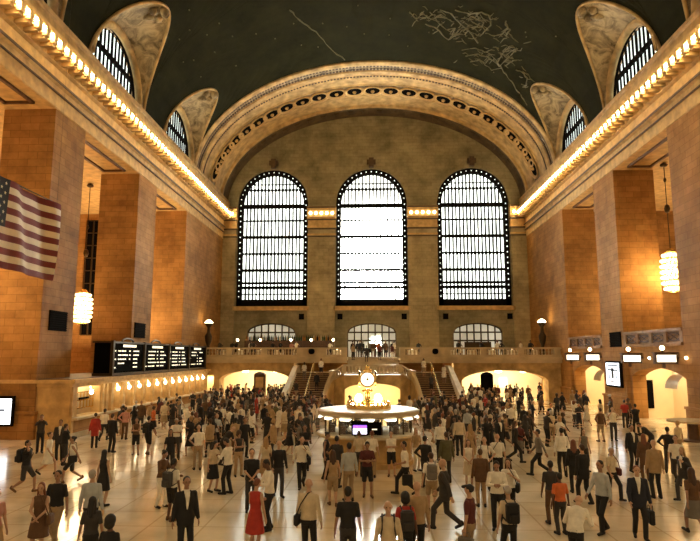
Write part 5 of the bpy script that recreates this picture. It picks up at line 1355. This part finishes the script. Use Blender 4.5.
for x, dy in GPs:
    k = int((dy+.2)/.26); st_, tc, bc, hc, lab = gen('atop centre stairs')
    far_person(x, YF+.3+dy, 2.9+1.49*min(9, k+1)/9, R_.choice([0, PI, .6]), 1.72, 'stand', st_[1], st_[2], tc, st_[3], bc, st_[4], hc, 'mid', lab, 'people on the stairs')
for x, y in ((-15.2, 64.6), (-13.4, 65.2), (-13.0, 64.0), (-10.8, 64.8), (-8.8, 65.3), (-4.6, 65.2), (5.0, 64.9), (9.4, 65.0), (11.7, 64.8), (13.8, 64.8), (15.9, 64.9), (-16.0, 62.4), (-14.3, 62.6), (-12.4, 62.3), (-9.6, 62.5), (-7.9, 62.3), (8.9, 62.5), (12.9, 62.4), (16.3, 62.4)):
    st_, tc, bc, hc, lab = gen('on far balcony')
    far_person(x, y, 4.4, R_.uniform(-.8, .8), 1.70, 'hip', st_[1], st_[2], tc, st_[3], bc, st_[4], hc, 'mid', lab, 'people on the far balcony')
for k in range(3):
    a = [.6, 2.6, 4.6][k]; st_, tc, bc, hc, lab = gen('inside booth')
    far_person(bx0+1.4*math.cos(a+3.4), BY+1.4*math.sin(a+3.4), 0, R_.uniform(-.5, .5), 1.66, 'stand', k % 2, 'shirt', ['navy', 'white', 'charcoal'][k], 'trousers', 'black', 'short', 'brown', 'mid', 'person in %s shirt behind the glass of the booth' % ['navy', 'white', 'charcoal'][k], 'booth staff')
# the remainder of the far crowd, past three hundred, as one body of people
if tail:
    vs_l, fs_l, mi_l, mats = [], [], [], []
    for a in tail:
        me = far_mesh(a[5], a[6], a[7], a[9], a[11]); s_ = a[4]/1.75
        mt = Matrix.Translation((a[0], a[1], 0)) @ Matrix.Rotation(a[3], 4, 'Z') @ Matrix.Scale(s_, 4)
        n0 = len(vs_l); vs_l += [tuple(mt @ v.co) for v in me.vertices]
        ml = [smat(a[13]), cmat(a[8]), cmat(a[10]), hmat(a[12])]; ii = []
        for m_ in ml:
            if m_ not in mats: mats.append(m_)
            ii.append(mats.index(m_))
        for p in me.polygons: fs_l.append(tuple(n0+i for i in p.vertices)); mi_l.append(ii[p.material_index])
    me = bpy.data.meshes.new('crowd'); me.from_pydata(vs_l, [], fs_l); me.update()
    for m_ in mats: me.materials.append(m_)
    me.polygons.foreach_set('material_index', mi_l); me.polygons.foreach_set('use_smooth', [True]*len(me.polygons))
    o = bpy.data.objects.new('crowd', me); C.objects.link(o); o['kind'] = 'stuff'; o['label'] = 'furthest part of the crowd before the far archways'; o['category'] = 'crowd'
print('people', len([o for o in bpy.data.objects if o.name.startswith('person')]), 'tail', len(tail))
